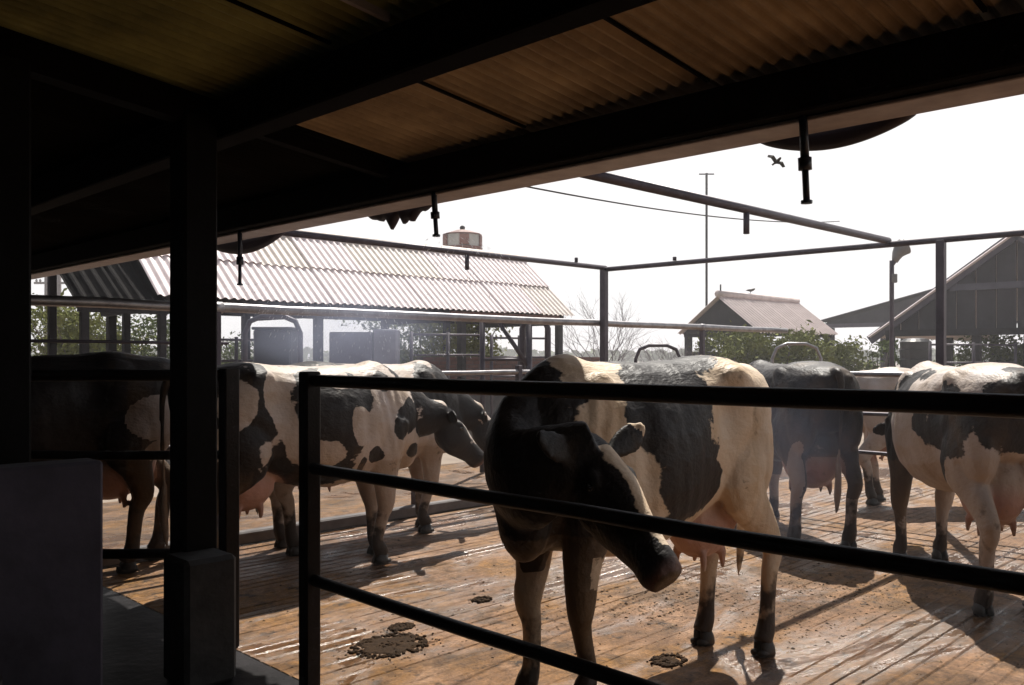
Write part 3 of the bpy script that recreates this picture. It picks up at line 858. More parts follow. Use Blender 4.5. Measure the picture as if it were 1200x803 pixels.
def coat_back(x, y, z, hl, inhead):
    f = mx(np.full_like(x, -.25), ell(x, y, z, (-.5, 0, 1.2), (.3, .5, .35)), ell(x, y, z, (.85, 0, 1.15), (.25, .5, .4)), ell(x, y, z, (.15, -.2, 1.0), (.2, .3, .25)), ell(x, y, z, (.52, -.2, 1.25), (.14, .3, .2)), ell(x, y, z, (.66, -.2, .9), (.08, .2, .08)))
    f = np.where(z < .7, -.25, f)
    blaze = (.07 - np.abs(hl[:, 1])) * 9
    f = np.where(inhead, np.clip(np.where(hl[:, 2] > -.09, -blaze, .4), -.3, .4), f)
    return f
cow('cow', 'second cow half hidden behind the patched cow, its dark head beside the middle cow', (4.25, 6.0, 0), R(-3),
    [(.72, .13), (.56, -.13), (-.60, .15), (-.66, -.15)],
    [(.88, 0, 1.06, .12, .21), (1.08, -.04, .98, .10, .16)], (1.22, -.08, .97), (.62, -.25, -.75), (.72, -.1, .68), coat_back, cow_mat, 1.0, .016, 0)

# --- black cow in the shade at the left
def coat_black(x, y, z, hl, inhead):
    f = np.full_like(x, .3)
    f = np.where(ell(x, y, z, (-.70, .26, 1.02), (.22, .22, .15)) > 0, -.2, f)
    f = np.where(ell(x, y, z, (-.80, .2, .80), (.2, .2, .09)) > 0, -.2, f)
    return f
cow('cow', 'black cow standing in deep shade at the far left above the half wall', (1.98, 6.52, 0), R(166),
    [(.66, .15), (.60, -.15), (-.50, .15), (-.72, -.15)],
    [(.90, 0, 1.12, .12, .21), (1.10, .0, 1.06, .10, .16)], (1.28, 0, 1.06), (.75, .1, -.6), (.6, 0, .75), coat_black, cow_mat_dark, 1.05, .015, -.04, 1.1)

# --- dark cow seen from behind
def coat_rear(x, y, z, hl, inhead):
    f = np.full_like(x, .3)
    f = np.where(z < .40, -.25, f)
    f = np.where(ell(x, y, z, (-.75, .22, .60), (.2, .05, .25)) > 0, -.2, f)
    f = np.where((np.abs(y) < .05) & (x < -.86) & (z < .8), -.25, f)
    return f
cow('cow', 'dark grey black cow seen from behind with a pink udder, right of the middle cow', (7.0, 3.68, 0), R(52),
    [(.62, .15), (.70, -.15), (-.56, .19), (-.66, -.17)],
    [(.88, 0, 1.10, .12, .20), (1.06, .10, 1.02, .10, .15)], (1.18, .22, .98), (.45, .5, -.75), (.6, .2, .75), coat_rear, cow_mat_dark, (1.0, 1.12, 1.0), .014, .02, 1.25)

# --- white cow at the right
def coat_right(x, y, z, hl, inhead):
    f = np.full_like(x, -.3)
    f = mx(f, (x - .60) * 3, ell(x, y, z, (.62, .22, .8), (.16, .25, .55)), ell(x, y, z, (.34, .2, 1.30), (.16, .2, .16)))
    f = mx(f, ell(x, y, z, (-.46, .28, 1.10), (.30, .24, .26)), ell(x, y, z, (-.86, .05, 1.15), (.2, .24, .22)), ell(x, y, z, (.12, .30, 1.42), (.14, .2, .10)), ell(x, y, z, (-.10, .33, 1.14), (.09, .2, .13)), ell(x, y, z, (-.42, .25, .90), (.10, .2, .16)), ell(x, y, z, (-.75, -.1, 1.3), (.2, .2, .2)))
    f = np.where((y < 0) & (z < .7) & (x > .3), -.3, f)
    f = np.where(inhead, .4, f)
    return f
cow('cow', 'white cow with black spots at the right edge, facing away towards the end fence', (6.20, 2.03, 0), R(40),
    [(.66, .17), (.76, -.15), (-.68, .16), (-.56, -.18)],
    [(.90, 0, 1.10, .12, .20), (1.08, -.05, 1.0, .10, .15)], (1.24, -.08, .98), (.75, -.2, -.65), (.65, 0, .75), coat_right, cow_mat, 1.0, .012, -.1, 1.1)

def coat_far(x, y, z, hl, inhead):
    f = mx(np.full_like(x, -.3), ell(x, y, z, (.1, -.2, 1.1), (.2, .3, .25)), ell(x, y, z, (.7, 0, 1.1), (.2, .5, .4)))
    return np.where(inhead, .3, f)
cow('cow', 'pale cow beyond the end fence, mostly hidden behind the spotted white cow', (9.42, 3.36, 0), R(-47),
    [(.66, .15), (.60, -.15), (-.50, .15), (-.68, -.15)],
    [(.90, 0, 1.12, .12, .21), (1.10, .0, 1.10, .10, .16)], (1.28, 0, 1.14), (.8, .1, -.5), (.5, 0, .8), coat_far, cow_mat, 0.95, .02, 0)

# ---------------------------------------------------------------- far buildings
def gable_roof_building(name, label, cat, x0, x1, yf, yr, z_e, z_r, mats, sheet_w, pitch, amp, rows_n, loc):
    """ridge along X; front slope faces -Y; yf = front eave y, yr = ridge y"""
    e = empty(name, (x0, yf, 0), 0, label, cat)
    L = math.hypot(yr - yf, z_r - z_e); ang = math.atan2(z_r - z_e, yr - yf)
    cnt = int(round((x1 - x0) / sheet_w)); sw = (x1 - x0) / cnt
    rl = L / rows_n
    me = [corrugated(sw + pitch * .5, rl + .10, pitch, amp, .008, 8, 1).mesh('roof_sheet', m) for m in mats]
    for side in (0, 1):
        for r in range(rows_n):
            for k in range(cnt):
                o = link_copy(random.choice(me) if r or random.random() < .6 else me[-1], 'roof_sheet', e)
                # local sheet: x runs up the slope, y across (towards -X so that the frame stays right handed)
                dist = r * rl - .05
                ux = Vector((0, math.cos(ang), math.sin(ang))); uy = Vector((-1, 0, 0))
                orig = Vector(((k + 1) * sw + pitch * .25, math.cos(ang) * dist, z_e + math.sin(ang) * dist + .030 * r + .006 * (k % 2)))
                if side:
                    ux = Vector((0, -math.cos(ang), math.sin(ang))); uy = Vector((1, 0, 0))
                    orig = Vector((k * sw - pitch * .25, 2 * (yr - yf) - math.cos(ang) * dist, z_e + math.sin(ang) * dist + .030 * r + .006 * (k % 2)))
                uz = ux.cross(uy)
                j = random.uniform(-.006, .006)
                o.matrix_local = Matrix(((ux.x, uy.x, uz.x, orig.x), (ux.y, uy.y, uz.y, orig.y), (ux.z, uy.z, uz.z, orig.z + j), (0, 0, 0, 1)))
    MB().tube([(0 - .05, yr - yf, z_r + .05), (x1 - x0 + .05, yr - yf, z_r + .05)], .09, 8).build('ridge_cap', mats[0], e)
    return e

b1 = gable_roof_building('milking_barn', 'long open barn with a bright pale corrugated roof behind the yard', 'barn', 5.3, 14.1, 12.3, 13.75, 2.38, 3.60,
                         [M['asb2'], M['asb'], M['asb'], M['asb'], M['asb']], .98, .14, .017, 2, None)
for xx in (0.35, 2.75, 5.9, 7.6, 8.65):
    MB().box((xx, .25, 1.19), (.13, .13, 2.38), None, .01).build('post', M['post'], b1)
    MB().box((xx, 2.65, 1.19), (.13, .13, 2.38), None, .01).build('post', M['post'], b1)
MB().box((4.4, .25, 2.30), (8.7, .10, .16)).build('eave_beam', M['post'], b1)
MB().box((4.4, 2.65, 2.30), (8.7, .10, .16)).build('eave_beam', M['post'], b1)
for xx in (.2, 2.9, 5.8, 8.6):
    MB().box((xx, 1.45, 2.2), (.08, 2.3, .12)).build('tie_beam', M['post'], b1)
MB().box((7.0, .12, 2.27), (3.0, .06, .12)).build('fascia', M['brick'], b1)
# things under the barn
pn = empty('control_cabinet', (8.62, 12.9, 0), 0, 'blue grey steel cabinet under the barn roof, behind the patched cow', 'cabinet')
MB().box((.22, -.22, 1.25), (.72, .6, 1.3), Matrix.Rotation(R(-45), 3, 'Z'), .02).build('body', M['panel'], pn)
MB().box((.62, -.62, 1.27), (.40, .5, 1.36), Matrix.Rotation(R(-45), 3, 'Z'), .02).build('side_panel', M['panel2'], pn)
MB().box((0.1, -.1, .3), (1.5, .5, .6), Matrix.Rotation(R(-45), 3, 'Z'), .02).build('base', M['post'], pn)
p = pt(324, 430, 13.2)
tk = empty('water_tank', (p.x, p.y, 0), R(-45), 'square dark water tank on a stand under the left of the barn', 'tank')
MB().box((0, 0, 1.60), (.55, .5, .56), None, .02).build('tank_body', M['tank'], tk)
MB().box((0, 0, 1.9), (.59, .54, .04), None, .008).build('lid', M['tank'], tk)
for sx in (-.2, .2):
    for sy in (-.18, .18): MB().box((sx, sy, .66), (.06, .06, 1.32)).build('leg', M['post'], tk)

def hoop(x0, x1, ytop, d, label, r=.025, mat=OP, depth_gap=0):
    a = pt(x0, ytop, d); b = pt(x1, ytop, d + depth_gap)
    u = (b - a); u.z = 0; w = u.length; u.normalize()
    z = a.z; c = min(.22, w * .3)
    a.z = b.z = 0
    P = [a, a + Vector((0, 0, z - c)), a + u * c * .3 + Vector((0, 0, z - c * .3)), a + u * c + Vector((0, 0, z)), b - u * c + Vector((0, 0, z)), b - u * c * .3 + Vector((0, 0, z - c * .3)), b + Vector((0, 0, z - c)), b]
    org = (a + b) / 2
    e = MB().tube([q - org for q in P], r, 10).build('pipe_hoop', mat)
    e.location = org
    return tag(e, label, 'pipe hoop', 'bent pipe hoops of the stalls')
hoop(287, 352, 371, 11.6, 'large bent pipe hoop around the dark tank under the left of the barn', .035)
hoop(745, 797, 405, 12.5, 'low grey pipe hoop against the sky beside the tall frame post')
hoop(905, 962, 403, 12.0, 'pale pipe hoop in front of the green shrubs by the small hut', .022, GV)
hoop(612, 642, 376, 11.5, 'narrow rounded pipe hoop under the right end of the barn roof', .04)
p0 = pt(588, 380, 11.4); p1 = pt(620, 408, 11.4)
cr = empty('headlock_gate', (p1.x, p1.y, 0), R(-45), 'dark pipe headlock gate with a diagonal brace under the right end of the barn', 'gate')
MB().tube([(0, 0, 0), (0, 0, 1.95)], .04, 10).build('post', OP, cr)
MB().tube([(-.38, 0, 1.92), (0, 0, 1.35)], .03, 10).build('brace', OP, cr)
MB().tube([(-.6, 0, 1.94), (.3, 0, 1.94)], .03, 10).build('top_bar', OP, cr)
MB().tube([(-.6, 0, 1.45), (0, 0, 1.45)], .022, 10).build('middle_bar', OP, cr)
MB().tube([(-.6, 0, 0), (-.6, 0, 1.94)], .035, 10).build('post', OP, cr)

def stall(x0, x1, y, d, label):
    a = pt(x0, y, d); b = pt(x1, y, d + .6); z = a.z; a.z = b.z = 0
    org = (a + b) / 2
    e = empty('stall_rail', (org.x, org.y, 0), 0, label, 'rail', 'stall rails under the barn')
    for p_ in (a, (a + b) / 2, b): MB().tube([p_ - org, p_ - org + Vector((0, 0, z + .05))], .03, 8).build('post', OP, e)
    for k in (0, .35, .7): MB().tube([a - org + Vector((0, 0, z - k)), b - org + Vector((0, 0, z - k))], .02, 8).build('rail', OP, e)
stall(253, 300, 398, 14.5, 'short stall rail at the left end of the barn beside the water tank')
stall(482, 566, 392, 15.0, 'stall rail in front of the leafy trees seen under the barn')
stall(576, 640, 396, 16.0, 'stall rail under the right end of the barn against the white sky')
stall(1090, 1190, 404, 17.0, 'stall rail beneath the large gabled barn behind the white cow')
# dark low roof at the far left
dl = empty('lean_to', (4.22, 12.2, 0), 0, 'small lean-to with blackened corrugated roof at the far left beside the column', 'shed')
me_dl = corrugated(1.2 / 2 + .04, 1.75, .165, .03, .01, 6, 1).mesh('roof_sheet', M['dark_roof'])
for k in range(2):
    o = link_copy(me_dl, 'roof_sheet', dl)
    a = R(33); ux = Vector((0, math.cos(a), math.sin(a))); uy = Vector((-1, 0, 0)); uz = ux.cross(uy)
    og = Vector(((k + 1) * .6, 0, 2.20 + .012 * k))
    o.matrix_local = Matrix(((ux.x, uy.x, uz.x, og.x), (ux.y, uy.y, uz.y, og.y), (ux.z, uy.z, uz.z, og.z), (0, 0, 0, 1)))
for xx, yy, hh_ in ((.08, .1, 2.2), (1.12, .1, 2.2), (.08, 1.35, 3.05), (1.12, 1.35, 3.05)):
    MB().box((xx, yy, hh_ / 2), (.1, .1, hh_), None, .008).build('post', M['post'], dl)
MB().box((.6, .1, 2.13), (1.2, .08, .1)).build('eave_beam', M['post'], dl)

# water tower behind the barn
tw_ = empty('water_tower', (15.2, 17.0, 0), 0, 'round banded water tank with a conical lid rising above the barn ridge', 'water tower')
MB().lathe((0, 0, 4.14), [(.52, 0), (.52, .14)], 10).build('platform', M['band_red'], tw_)
MB().lathe((0, 0, 4.285), [(.47, 0), (.48, .17), (.47, .30)], 10).build('tank', M['band_pale'], tw_)
MB().lathe((0, 0, 4.588), [(.51, 0), (.50, .025), (.16, .13), (.04, .15)], 10).build('lid', M['band_red'], tw_)
MB().ellipsoid((0, 0, 4.78), (.07, .07, .06)).build('finial', M['post'], tw_)
for k in range(10):
    a = 2 * PI * k / 10
    if k % 2 == 0: MB().box((.482 * math.cos(a + .31), .482 * math.sin(a + .31), 4.435), (.03, .24, .27), Matrix.Rotation(a + .31, 3, 'Z')).build('panel', M['band_red'], tw_)
for a in (PI / 4, 3 * PI / 4, 5 * PI / 4, 7 * PI / 4):
    MB().tube([(.55 * math.cos(a), .55 * math.sin(a), 0), (.36 * math.cos(a), .36 * math.sin(a), 4.14)], .05, 8).build('leg', M['post'], tw_)

# small hut on the right
hut = gable_roof_building('small_hut', 'small gabled hut with a pale pink roof among green shrubs', 'hut', 20.0, 24.2, 11.25, 12.45, 2.12, 3.05, [M['asb_grey'], M['asb_grey']], 1.05, .165, .025, 1, None)
g = MB(); gv = [(0, 0.02, 2.08), (0, 2.38, 2.08), (0, 1.2, 3.0), (.06, .02, 2.08), (.06, 2.38, 2.08), (.06, 1.2, 3.0)]
g.add([(a + .12, b, c) for a, b, c in gv], [(0, 2, 1), (3, 4, 5), (0, 1, 4, 3), (1, 2, 5, 4), (2, 0, 3, 5)]).build('gable', M['gable'], hut)
MB().box((.08, 1.2, 2.22), (.06, 1.95, .07)).build('gable_batten', M['post'], hut)
for yy in (.15, 2.25):
    for xx in (.2, 2.1, 4.0): MB().box((xx, yy, 1.03), (.16, .16, 2.06), None, .01).build('post', M['post'], hut)
MB().box((2.1, .12, 2.06), (4.0, .1, .12)).build('eave_beam', M['post'], hut)
MB().box((2.1, 2.28, 2.06), (4.0, .1, .12)).build('eave_beam', M['post'], hut)
MB().box((2.1, 2.3, .75), (3.9, .1, 1.5)).build('back_wall', M['panel2'], hut)
MB().box((.3, 1.2, .8), (.1, 1.9, 1.6)).build('side_wall', M['gable'], hut)
MB().tube([(.1, 1.2, 3.05), (.1, 1.2, 3.35)], .02, 6).build('finial', M['post'], hut)
am = pt(828, 400, 26)
an = empty('antenna_mast', (am.x, am.y, 0), R(-45), 'tall thin antenna mast with a short crossbar above the small hut', 'mast')
MB().tube([(0, 0, 0), (0, 0, 6.85)], .035, 8).build('mast', M['post'], an)
MB().tube([(-.22, 0, 6.82), (.22, 0, 6.82)], .02, 6).build('crossbar', M['post'], an)

# big gable barn at far right
gb = empty('gable_barn', (20, 8.3, 0), 0, 'large dark gabled barn at the right edge with open sides', 'barn')
hw2 = 2.8
ang = math.atan2(1.95, hw2); Ls = math.hypot(1.95, hw2)
me_gb = corrugated(1.03, Ls + .25, .165, .025, .01, 6, 1).mesh('roof_sheet', M['dark_roof'])
me_gb2 = corrugated(1.03, Ls + .25, .165, .025, .01, 6, 1).mesh('roof_sheet', M['asb'])
for k in range(8):
    for side in (0, 1):
        o = link_copy(me_gb2, 'roof_sheet', gb)
        if side == 0:      # slope facing +Y (left in the photograph)
            ux = Vector((0, -math.cos(ang), math.sin(ang))); uy = Vector((1, 0, 0)); og = Vector((k * 1.0 - .1, .2, 1.92 + .01 * (k % 2)))
        else:
            ux = Vector((0, math.cos(ang), math.sin(ang))); uy = Vector((-1, 0, 0)); og = Vector((k * 1.0 + .93, -2 * hw2 - .2, 1.92 + .01 * (k % 2)))
        uz = ux.cross(uy)
        o.matrix_local = Matrix(((ux.x, uy.x, uz.x, og.x), (ux.y, uy.y, uz.y, og.y), (ux.z, uy.z, uz.z, og.z), (0, 0, 0, 1)))
for k in range(14):          # gable boards, each of its own
    y0 = -.05 - k * .39
    def top(y): return 2.02 + (hw2 - abs(y + hw2)) / hw2 * 1.86
    ya, yb = y0, y0 - .37
    ym = min(max(-hw2, yb), ya)
    xs_ = .12 + .012 * (k % 2)
    v = [(xs_, ya, 2.03), (xs_, yb, 2.03), (xs_, yb, max(top(yb), 2.06)), (xs_, ya, max(top(ya), 2.06))]
    v2 = [(a + .03, b, c) for a, b, c in v]
    MB().add(v + v2, [(0, 1, 2, 3), (7, 6, 5, 4), (0, 4, 5, 1), (1, 5, 6, 2), (2, 6, 7, 3), (3, 7, 4, 0)]).build('gable_board', M['gable'], gb)
for s in (0, 1):
    a = Vector((.02, .22, 1.85)) if s == 0 else Vector((.02, -2 * hw2 - .22, 1.85))
    b = Vector((.02, -hw2, 3.98))
    MB().bar(a, b, .05, .20).build('barge_board', M['slate'], gb)
MB().box((.06, -hw2, 2.95), (.05, 2.6, .14)).build('tie_beam', M['slate'], gb)
MB().box((.03, -hw2, 2.0), (.1, 2 * hw2 - .3, .14)).build('tie_beam', M['post'], gb)
for xx in (.15, 3.8, 7.4):
    for yy in (-.2, -2.0, -3.7, -5.4): MB().box((xx, yy, .98), (.16, .16, 1.96), None, .01).build('post', M['post'], gb)
MB().box((7.6, -hw2, .8), (.12, 5.4, 1.6)).build('back_wall', M['gable'], gb)

mr = empty('side_barn', (30, 14.5, 0), 0, 'low dark barn roof between the small hut and the large gabled barn', 'barn')
me_mr = corrugated(1.03, 4.5, .165, .025, .01, 6, 1).mesh('roof_sheet', M['gable'])
a2 = math.atan2(1.0, 4.2)
for k in range(5):
    for side in (0, 1):
        o = link_copy(me_mr, 'roof_sheet', mr)
        if side == 0: ux = Vector((0, -math.cos(a2), math.sin(a2))); uy = Vector((1, 0, 0)); og = Vector((k * 1.0, 0.15, 2.72 + .01 * (k % 2)))
        else: ux = Vector((0, math.cos(a2), math.sin(a2))); uy = Vector((-1, 0, 0)); og = Vector((k * 1.0 + 1.03, -8.55, 2.72 + .01 * (k % 2)))
        uz = ux.cross(uy)
        o.matrix_local = Matrix(((ux.x, uy.x, uz.x, og.x), (ux.y, uy.y, uz.y, og.y), (ux.z, uy.z, uz.z, og.z), (0, 0, 0, 1)))
g = MB(); gv = [(0.1, 0, 2.62), (0.1, -8.4, 2.62), (0.1, -4.2, 3.68)]
gv2 = [(a + .06, b, c) for a, b, c in gv]
g.add(gv + gv2, [(0, 1, 2), (5, 4, 3), (0, 3, 4, 1), (1, 4, 5, 2), (2, 5, 3, 0)]).build('gable', M['gable'], mr)
MB().box((.05, -4.2, 2.55), (.1, 8.2, .14)).build('tie_beam', M['slate'], mr)
for yy in (-.3, -2.8, -5.6, -8.1):
    for xx in (.2, 4.6): MB().box((xx, yy, 1.24), (.16, .16, 2.48), None, .01).build('post', M['post'], mr)

p = pt(1073, 430, 18)
bt = empty('water_drum', (p.x, p.y, 0), 0, 'black ribbed water drum on a stand beneath the large gabled barn', 'tank')
MB().lathe((0, 0, 1.22), [(.30, 0), (.31, .04), (.29, .06), (.31, .20), (.29, .22), (.31, .40), (.29, .42), (.30, .56), (.22, .62), (.08, .64)], 18).build('drum', M['tank'], bt)
MB().box((0, 0, 1.17), (.66, .66, .08)).build('platform', M['post'], bt)
for sx in (-.26, .26):
    for sy in (-.26, .26): MB().box((sx, sy, .565), (.08, .08, 1.13)).build('leg', M['post'], bt)

# flood lamp
p = pt(1045, 420, 14)
lp = empty('flood_lamp', (p.x, p.y, 0), R(-45), 'grey flood lamp on a slim pole in front of the dark barn roofs', 'lamp')
MB().tube([(0, 0, 0), (0, 0, 2.75), (.01, 0, 2.92), (.06, 0, 3.02)], .036, 10, sub=3).build('pole', OP, lp)
MB().box((.03, 0, 2.72), (.09, .09, .14), None, .01).build('ballast_box', M['lamp_grey'], lp)
MB().tube([(.05, 0, 2.98), (.09, 0, 3.10), (.17, 0, 3.20), (.21, 0, 3.23)], [.045, .085, .135, .14], 14, sub=2).build('lamp_head', M['lamp_grey'], lp)

# utility poles far left
e = empty('utility_pole', tuple(pt(62, 417, 60).xy) + (0,), R(-45), 'pair of tall utility poles with a crossarm on the far left horizon', 'utility pole')
for xx in (-.42, .42): MB().tube([(xx, 0, 0), (xx, 0, 9.2)], [.17, .13], 10).build('pole', M['bark'], e)
MB().box((0, -.2, 6.4), (2.3, .12, .14)).build('crossarm', M['bark'], e)
for xx in (-1.0, -.75, .9): MB().lathe((xx, -.2, 6.47), [(.05, 0), (.09, .08), (.04, .2)], 8).build('insulator', M['lamp_grey'], e)

# low brick wall beyond the barn
bw = empty('brick_wall', (13.2, 13.4, 0), R(-45), 'low dull red brick wall past the right end of the barn', 'wall')
bmesh_b = MB().box((0, 0, 0), (.225, .11, .07), None, .004).mesh('brick', M['brick'])
for r in range(18):
    for k in range(16):
        if r < 8: continue
        o = link_copy(bmesh_b, 'brick', bw, (-1.75 + k * .237 + (.118 if r % 2 else 0), random.uniform(-.004, .004), .04 + r * .082))
MB().box((.05, 0, .74), (3.85, .085, 1.47)).build('mortar', M['trough'], bw)

# ---------------------------------------------------------------- plants
def plant(name, label, cat, x, d, h, w, n, leaf, mat, group=None, base=.15, trunk=.05, ground_z=-.06, flat=.7):
    p = pt(x, 417, d)
    e = empty(name, (p.x, p.y, ground_z), random.uniform(0, 6), label, cat, group)
    t = MB()
    tips = []
    for k in range(9):
        a = 2 * PI * k / 9 + random.uniform(-.3, .3); rr = w * random.uniform(.25, .5)
        tip = Vector((rr * math.cos(a), rr * math.sin(a), h * random.uniform(.5, .95)))
        mid = Vector((tip.x * .35, tip.y * .35, tip.z * .5))
        t.tube([(0, 0, 0), tuple(mid), tuple(tip)], [trunk, trunk * .55, trunk * .15], 6, sub=2); tips.append(tip)
    t.build('trunk', M['bark'], e)
    clumps = [Vector((w * .5 * random.gauss(0, .55), w * .5 * random.gauss(0, .55), h * (base + (1 - base) * random.random() ** .8))) for _ in range(30)] + tips
    v = []; f = []
    for i in range(n):
        c = random.choice(clumps)
        s = w * .105
        q = c + Vector((random.gauss(0, s), random.gauss(0, s), random.gauss(0, s * flat)))
        if q.z < .05: continue
        nrm = Vector((random.gauss(0, 1), random.gauss(0, 1), random.gauss(.6, 1))).normalized()
        u = nrm.orthogonal().normalized(); u = Matrix.Rotation(random.uniform(0, 6.28), 3, nrm) @ u; w_ = nrm.cross(u)
        L = leaf * random.choice((.5, .7, .9, 1.2, 1.6)); b = L * .42
        o = len(v)
        v += [q - u * L, q + w_ * b + nrm * L * .12, q + u * L, q - w_ * b + nrm * L * .12]
        f += [(o, o + 1, o + 2), (o, o + 2, o + 3)]
    MB().add(v, f).build('crown', mat, e)
    return e
G1 = 'shrubs and small trees behind the yard'
plant('small_tree', 'olive green tree at the far left between the utility poles and first barn post', 'tree', 92, 21, 2.75, 2.6, 8000, .055, M['leaf'], G1)
plant('small_tree', 'dusty thin tree at the far left seen beside the black column', 'tree', 168, 22, 2.5, 2.4, 5200, .055, M['leaf2'], G1)
plant('small_tree', 'dim leafy tree behind the dark water tank left of the barn', 'tree', 262, 24, 1.9, 2.0, 4500, .055, M['leaf2'], G1)
plant('small_tree', 'bright green tree seen under the barn roof between its posts', 'tree', 540, 21, 2.9, 2.2, 7500, .055, M['leaf'], G1)
plant('small_tree', 'dark leafy tree under the barn roof right of the blue grey cabinet', 'tree', 497, 22, 2.8, 2.2, 6500, .055, M['leaf2'], G1)
plant('shrub', 'olive shrub left of the small hut in front of its gable', 'shrub', 862, 21.5, 2.15, 1.5, 5200, .055, M['leaf'], G1)
plant('shrub', 'green shrub under the pale roof slope of the small hut', 'shrub', 915, 20.5, 2.1, 1.7, 6500, .055, M['leaf'], G1)
plant('shrub', 'ragged green shrub at the right end of the small hut', 'shrub', 968, 21, 2.05, 1.5, 5200, .055, M['leaf'], G1)
plant('shrub', 'small thin shrub beside the flood lamp pole', 'shrub', 1028, 19, 1.85, .7, 500, .05, M['leaf2'], G1)
plant('shrub', 'dark shrub beneath the open side of the large gabled barn', 'shrub', 1165, 24, 2.0, 2.4, 4500, .06, M['leaf2'], G1)

def bare(label, x, d, h, n, spread, seed):
    rd = random.Random(seed)
    p = pt(x, 417, d)
    mb = MB()
    def grow(a, dirv, L, r, depth):
        b = a + dirv * L
        mid = (a + b) / 2 + Vector((rd.gauss(0, L * .06), rd.gauss(0, L * .06), 0))
        mb.tube([a, mid, b], [r, r * .8, r * .55], 5)
        if depth == 0: return
        for k in range(n):
            nd = (dirv + Vector((rd.gauss(0, spread), rd.gauss(0, spread), rd.gauss(.12, spread * .6)))).normalized()
            grow(a.lerp(b, rd.uniform(.5, 1)), nd, L * rd.uniform(.55, .8), r * .55, depth - 1)
    for s in range(4):
        grow(Vector((0, 0, 0)), Vector((rd.gauss(0, .2), rd.gauss(0, .2), 1)).normalized(), h * .4, .022, 4)
    e = empty('bare_tree', (p.x, p.y, -.06), 0, label, 'tree', 'bare twiggy trees against the sky')
    mb.build('branches', M['twig'], e)
bare('pale bare twiggy tree behind the tall frame post in the middle', 716, 20, 3.3, 3, .45, 3)
bare('pale bare twiggy bush left of the small hut', 790, 21, 2.3, 3, .5, 5)

# far wood on the horizon
v = []; f = []
for i in range(9000):
    a = random.uniform(-8, 98); d = random.uniform(150, 190)
    hh_ = 2.2 + 1.0 * mnoise.noise(Vector((a * .25, 0, 0))) + 1.0 * mnoise.noise(Vector((a * 1.3, 4, 0)))
    z = random.random() ** .7 * hh_
    q = Vector((d * math.cos(R(a)), d * math.sin(R(a)), z))
    nrm = Vector((random.gauss(0, 1), random.gauss(0, 1), random.gauss(0, 1))).normalized(); u = nrm.orthogonal().normalized(); w_ = nrm.cross(u)
    o = len(v); s = random.uniform(.4, .9); v += [q - u * s, q + w_ * s * .7, q + u * s, q - w_ * s * .7]; f.append((o, o + 1, o + 2, o + 3))
fw = MB().add(v, f).build('distant_wood', M['leaf2'])
tag(fw, 'low line of far trees on the horizon', 'wood', None, 'stuff')

# ---------------------------------------------------------------- small things in the yard
def dung_pat(x, y, r, label, ring=True):
    mb = MB(); rd = random.Random(int(r * 1e4)); n = 40; rad = [.25, .5, .68, .78, .85]
    vs = [(0, 0, .004)]; fs = []
    for j, q in enumerate(rad):
        for k in range(n):
            a = 2 * PI * k / n
            rr = r * q * (1 + .65 * mnoise.noise(Vector((math.cos(a) * 1.4, math.sin(a) * 1.4, r * 9))) + .10 * mnoise.noise(Vector((math.cos(a) * 6, math.sin(a) * 6, q))))
            z = .004 + .006 * mnoise.noise(Vector((a * 5, q * 9, r * 5))) + (.010 if q > .8 else 0)
            vs.append((rr * math.cos(a), rr * math.sin(a), max(z, .001) if q < .84 else -.010))
    for k in range(n): fs.append((0, 1 + k, 1 + (k + 1) % n))
    for j in range(len(rad) - 1):
        for k in range(n):
            a = 1 + j * n + k; b = 1 + j * n + (k + 1) % n
            fs.append((a, a + n, b + n, b))
    mb.add(vs, fs, True)
    for i in range(int(240 * r / .2) + 40):
        a = rd.uniform(0, 2 * PI); q = r * (rd.gauss(.92, .09) if rd.random() < .7 else rd.uniform(0, 1.5))
        s = rd.uniform(.004, .017) * (1 if q < r * 1.1 else .5)
        mb.ellipsoid((q * math.cos(a), q * math.sin(a), s * .2), (s, s * rd.uniform(.5, 1), s * .55), Matrix.Rotation(rd.uniform(0, 6), 3, 'Z'), 7, 5)
    o = mb.build('dung_pat', M['dung']); o.location = (x, y, .001); o.scale = (1, .8, 1)
    return tag(o, label, 'dung', 'dung pats on the yard floor')
p = pt(457, 757, 4.59); dung_pat(p.x, p.y, .21, 'large ringed dung pat on the floor right of the near fence post')
p = pt(565, 703, 5.45); dung_pat(p.x, p.y, .06, 'small dark dung lump left of the middle cow', False)
p = pt(783, 775, 4.36); dung_pat(p.x, p.y, .09, 'dung lump on the floor beneath the middle cow', False)
p = pt(470, 735, 4.9); dung_pat(p.x, p.y, .07, 'smaller dung smear just behind the ringed pat', False)

# crumbs of dung, straw and feed trodden over the floor
def crumbs(name, label, spots, mat, smin, smax):
    v = []; f = []
    for (cx, cy, rx, ry, n) in spots:
        for i in range(n):
            q = Vector((cx + random.gauss(0, rx), cy + random.gauss(0, ry), 0))
            if q.x < 2.25 or q.y > 6.45 or q.x > 13.8: continue
            s = random.uniform(smin, smax) * random.choice((.5, .7, 1, 1, 1.5))
            a = random.uniform(0, 6.28); u = Vector((math.cos(a), math.sin(a), 0)) * s; w_ = Vector((-math.sin(a), math.cos(a), 0)) * s * random.uniform(.4, .9)
            h = s * random.uniform(.2, .5)
            o = len(v)
            v += [q - u, q + w_, q + u, q - w_, q + Vector((0, 0, h)) + u * .2]
            f += [(o, o + 1, o + 4), (o + 1, o + 2, o + 4), (o + 2, o + 3, o + 4), (o + 3, o, o + 4)]
    tag(MB().add(v, f).build(name, mat), label, 'litter', None, 'stuff')
a_ = pt(770, 700, 5.45); b_ = pt(960, 705, 5.4); c_ = pt(1010, 560, 10.5); d_ = pt(600, 700, 5.4); e_ = pt(455, 755, 4.6)
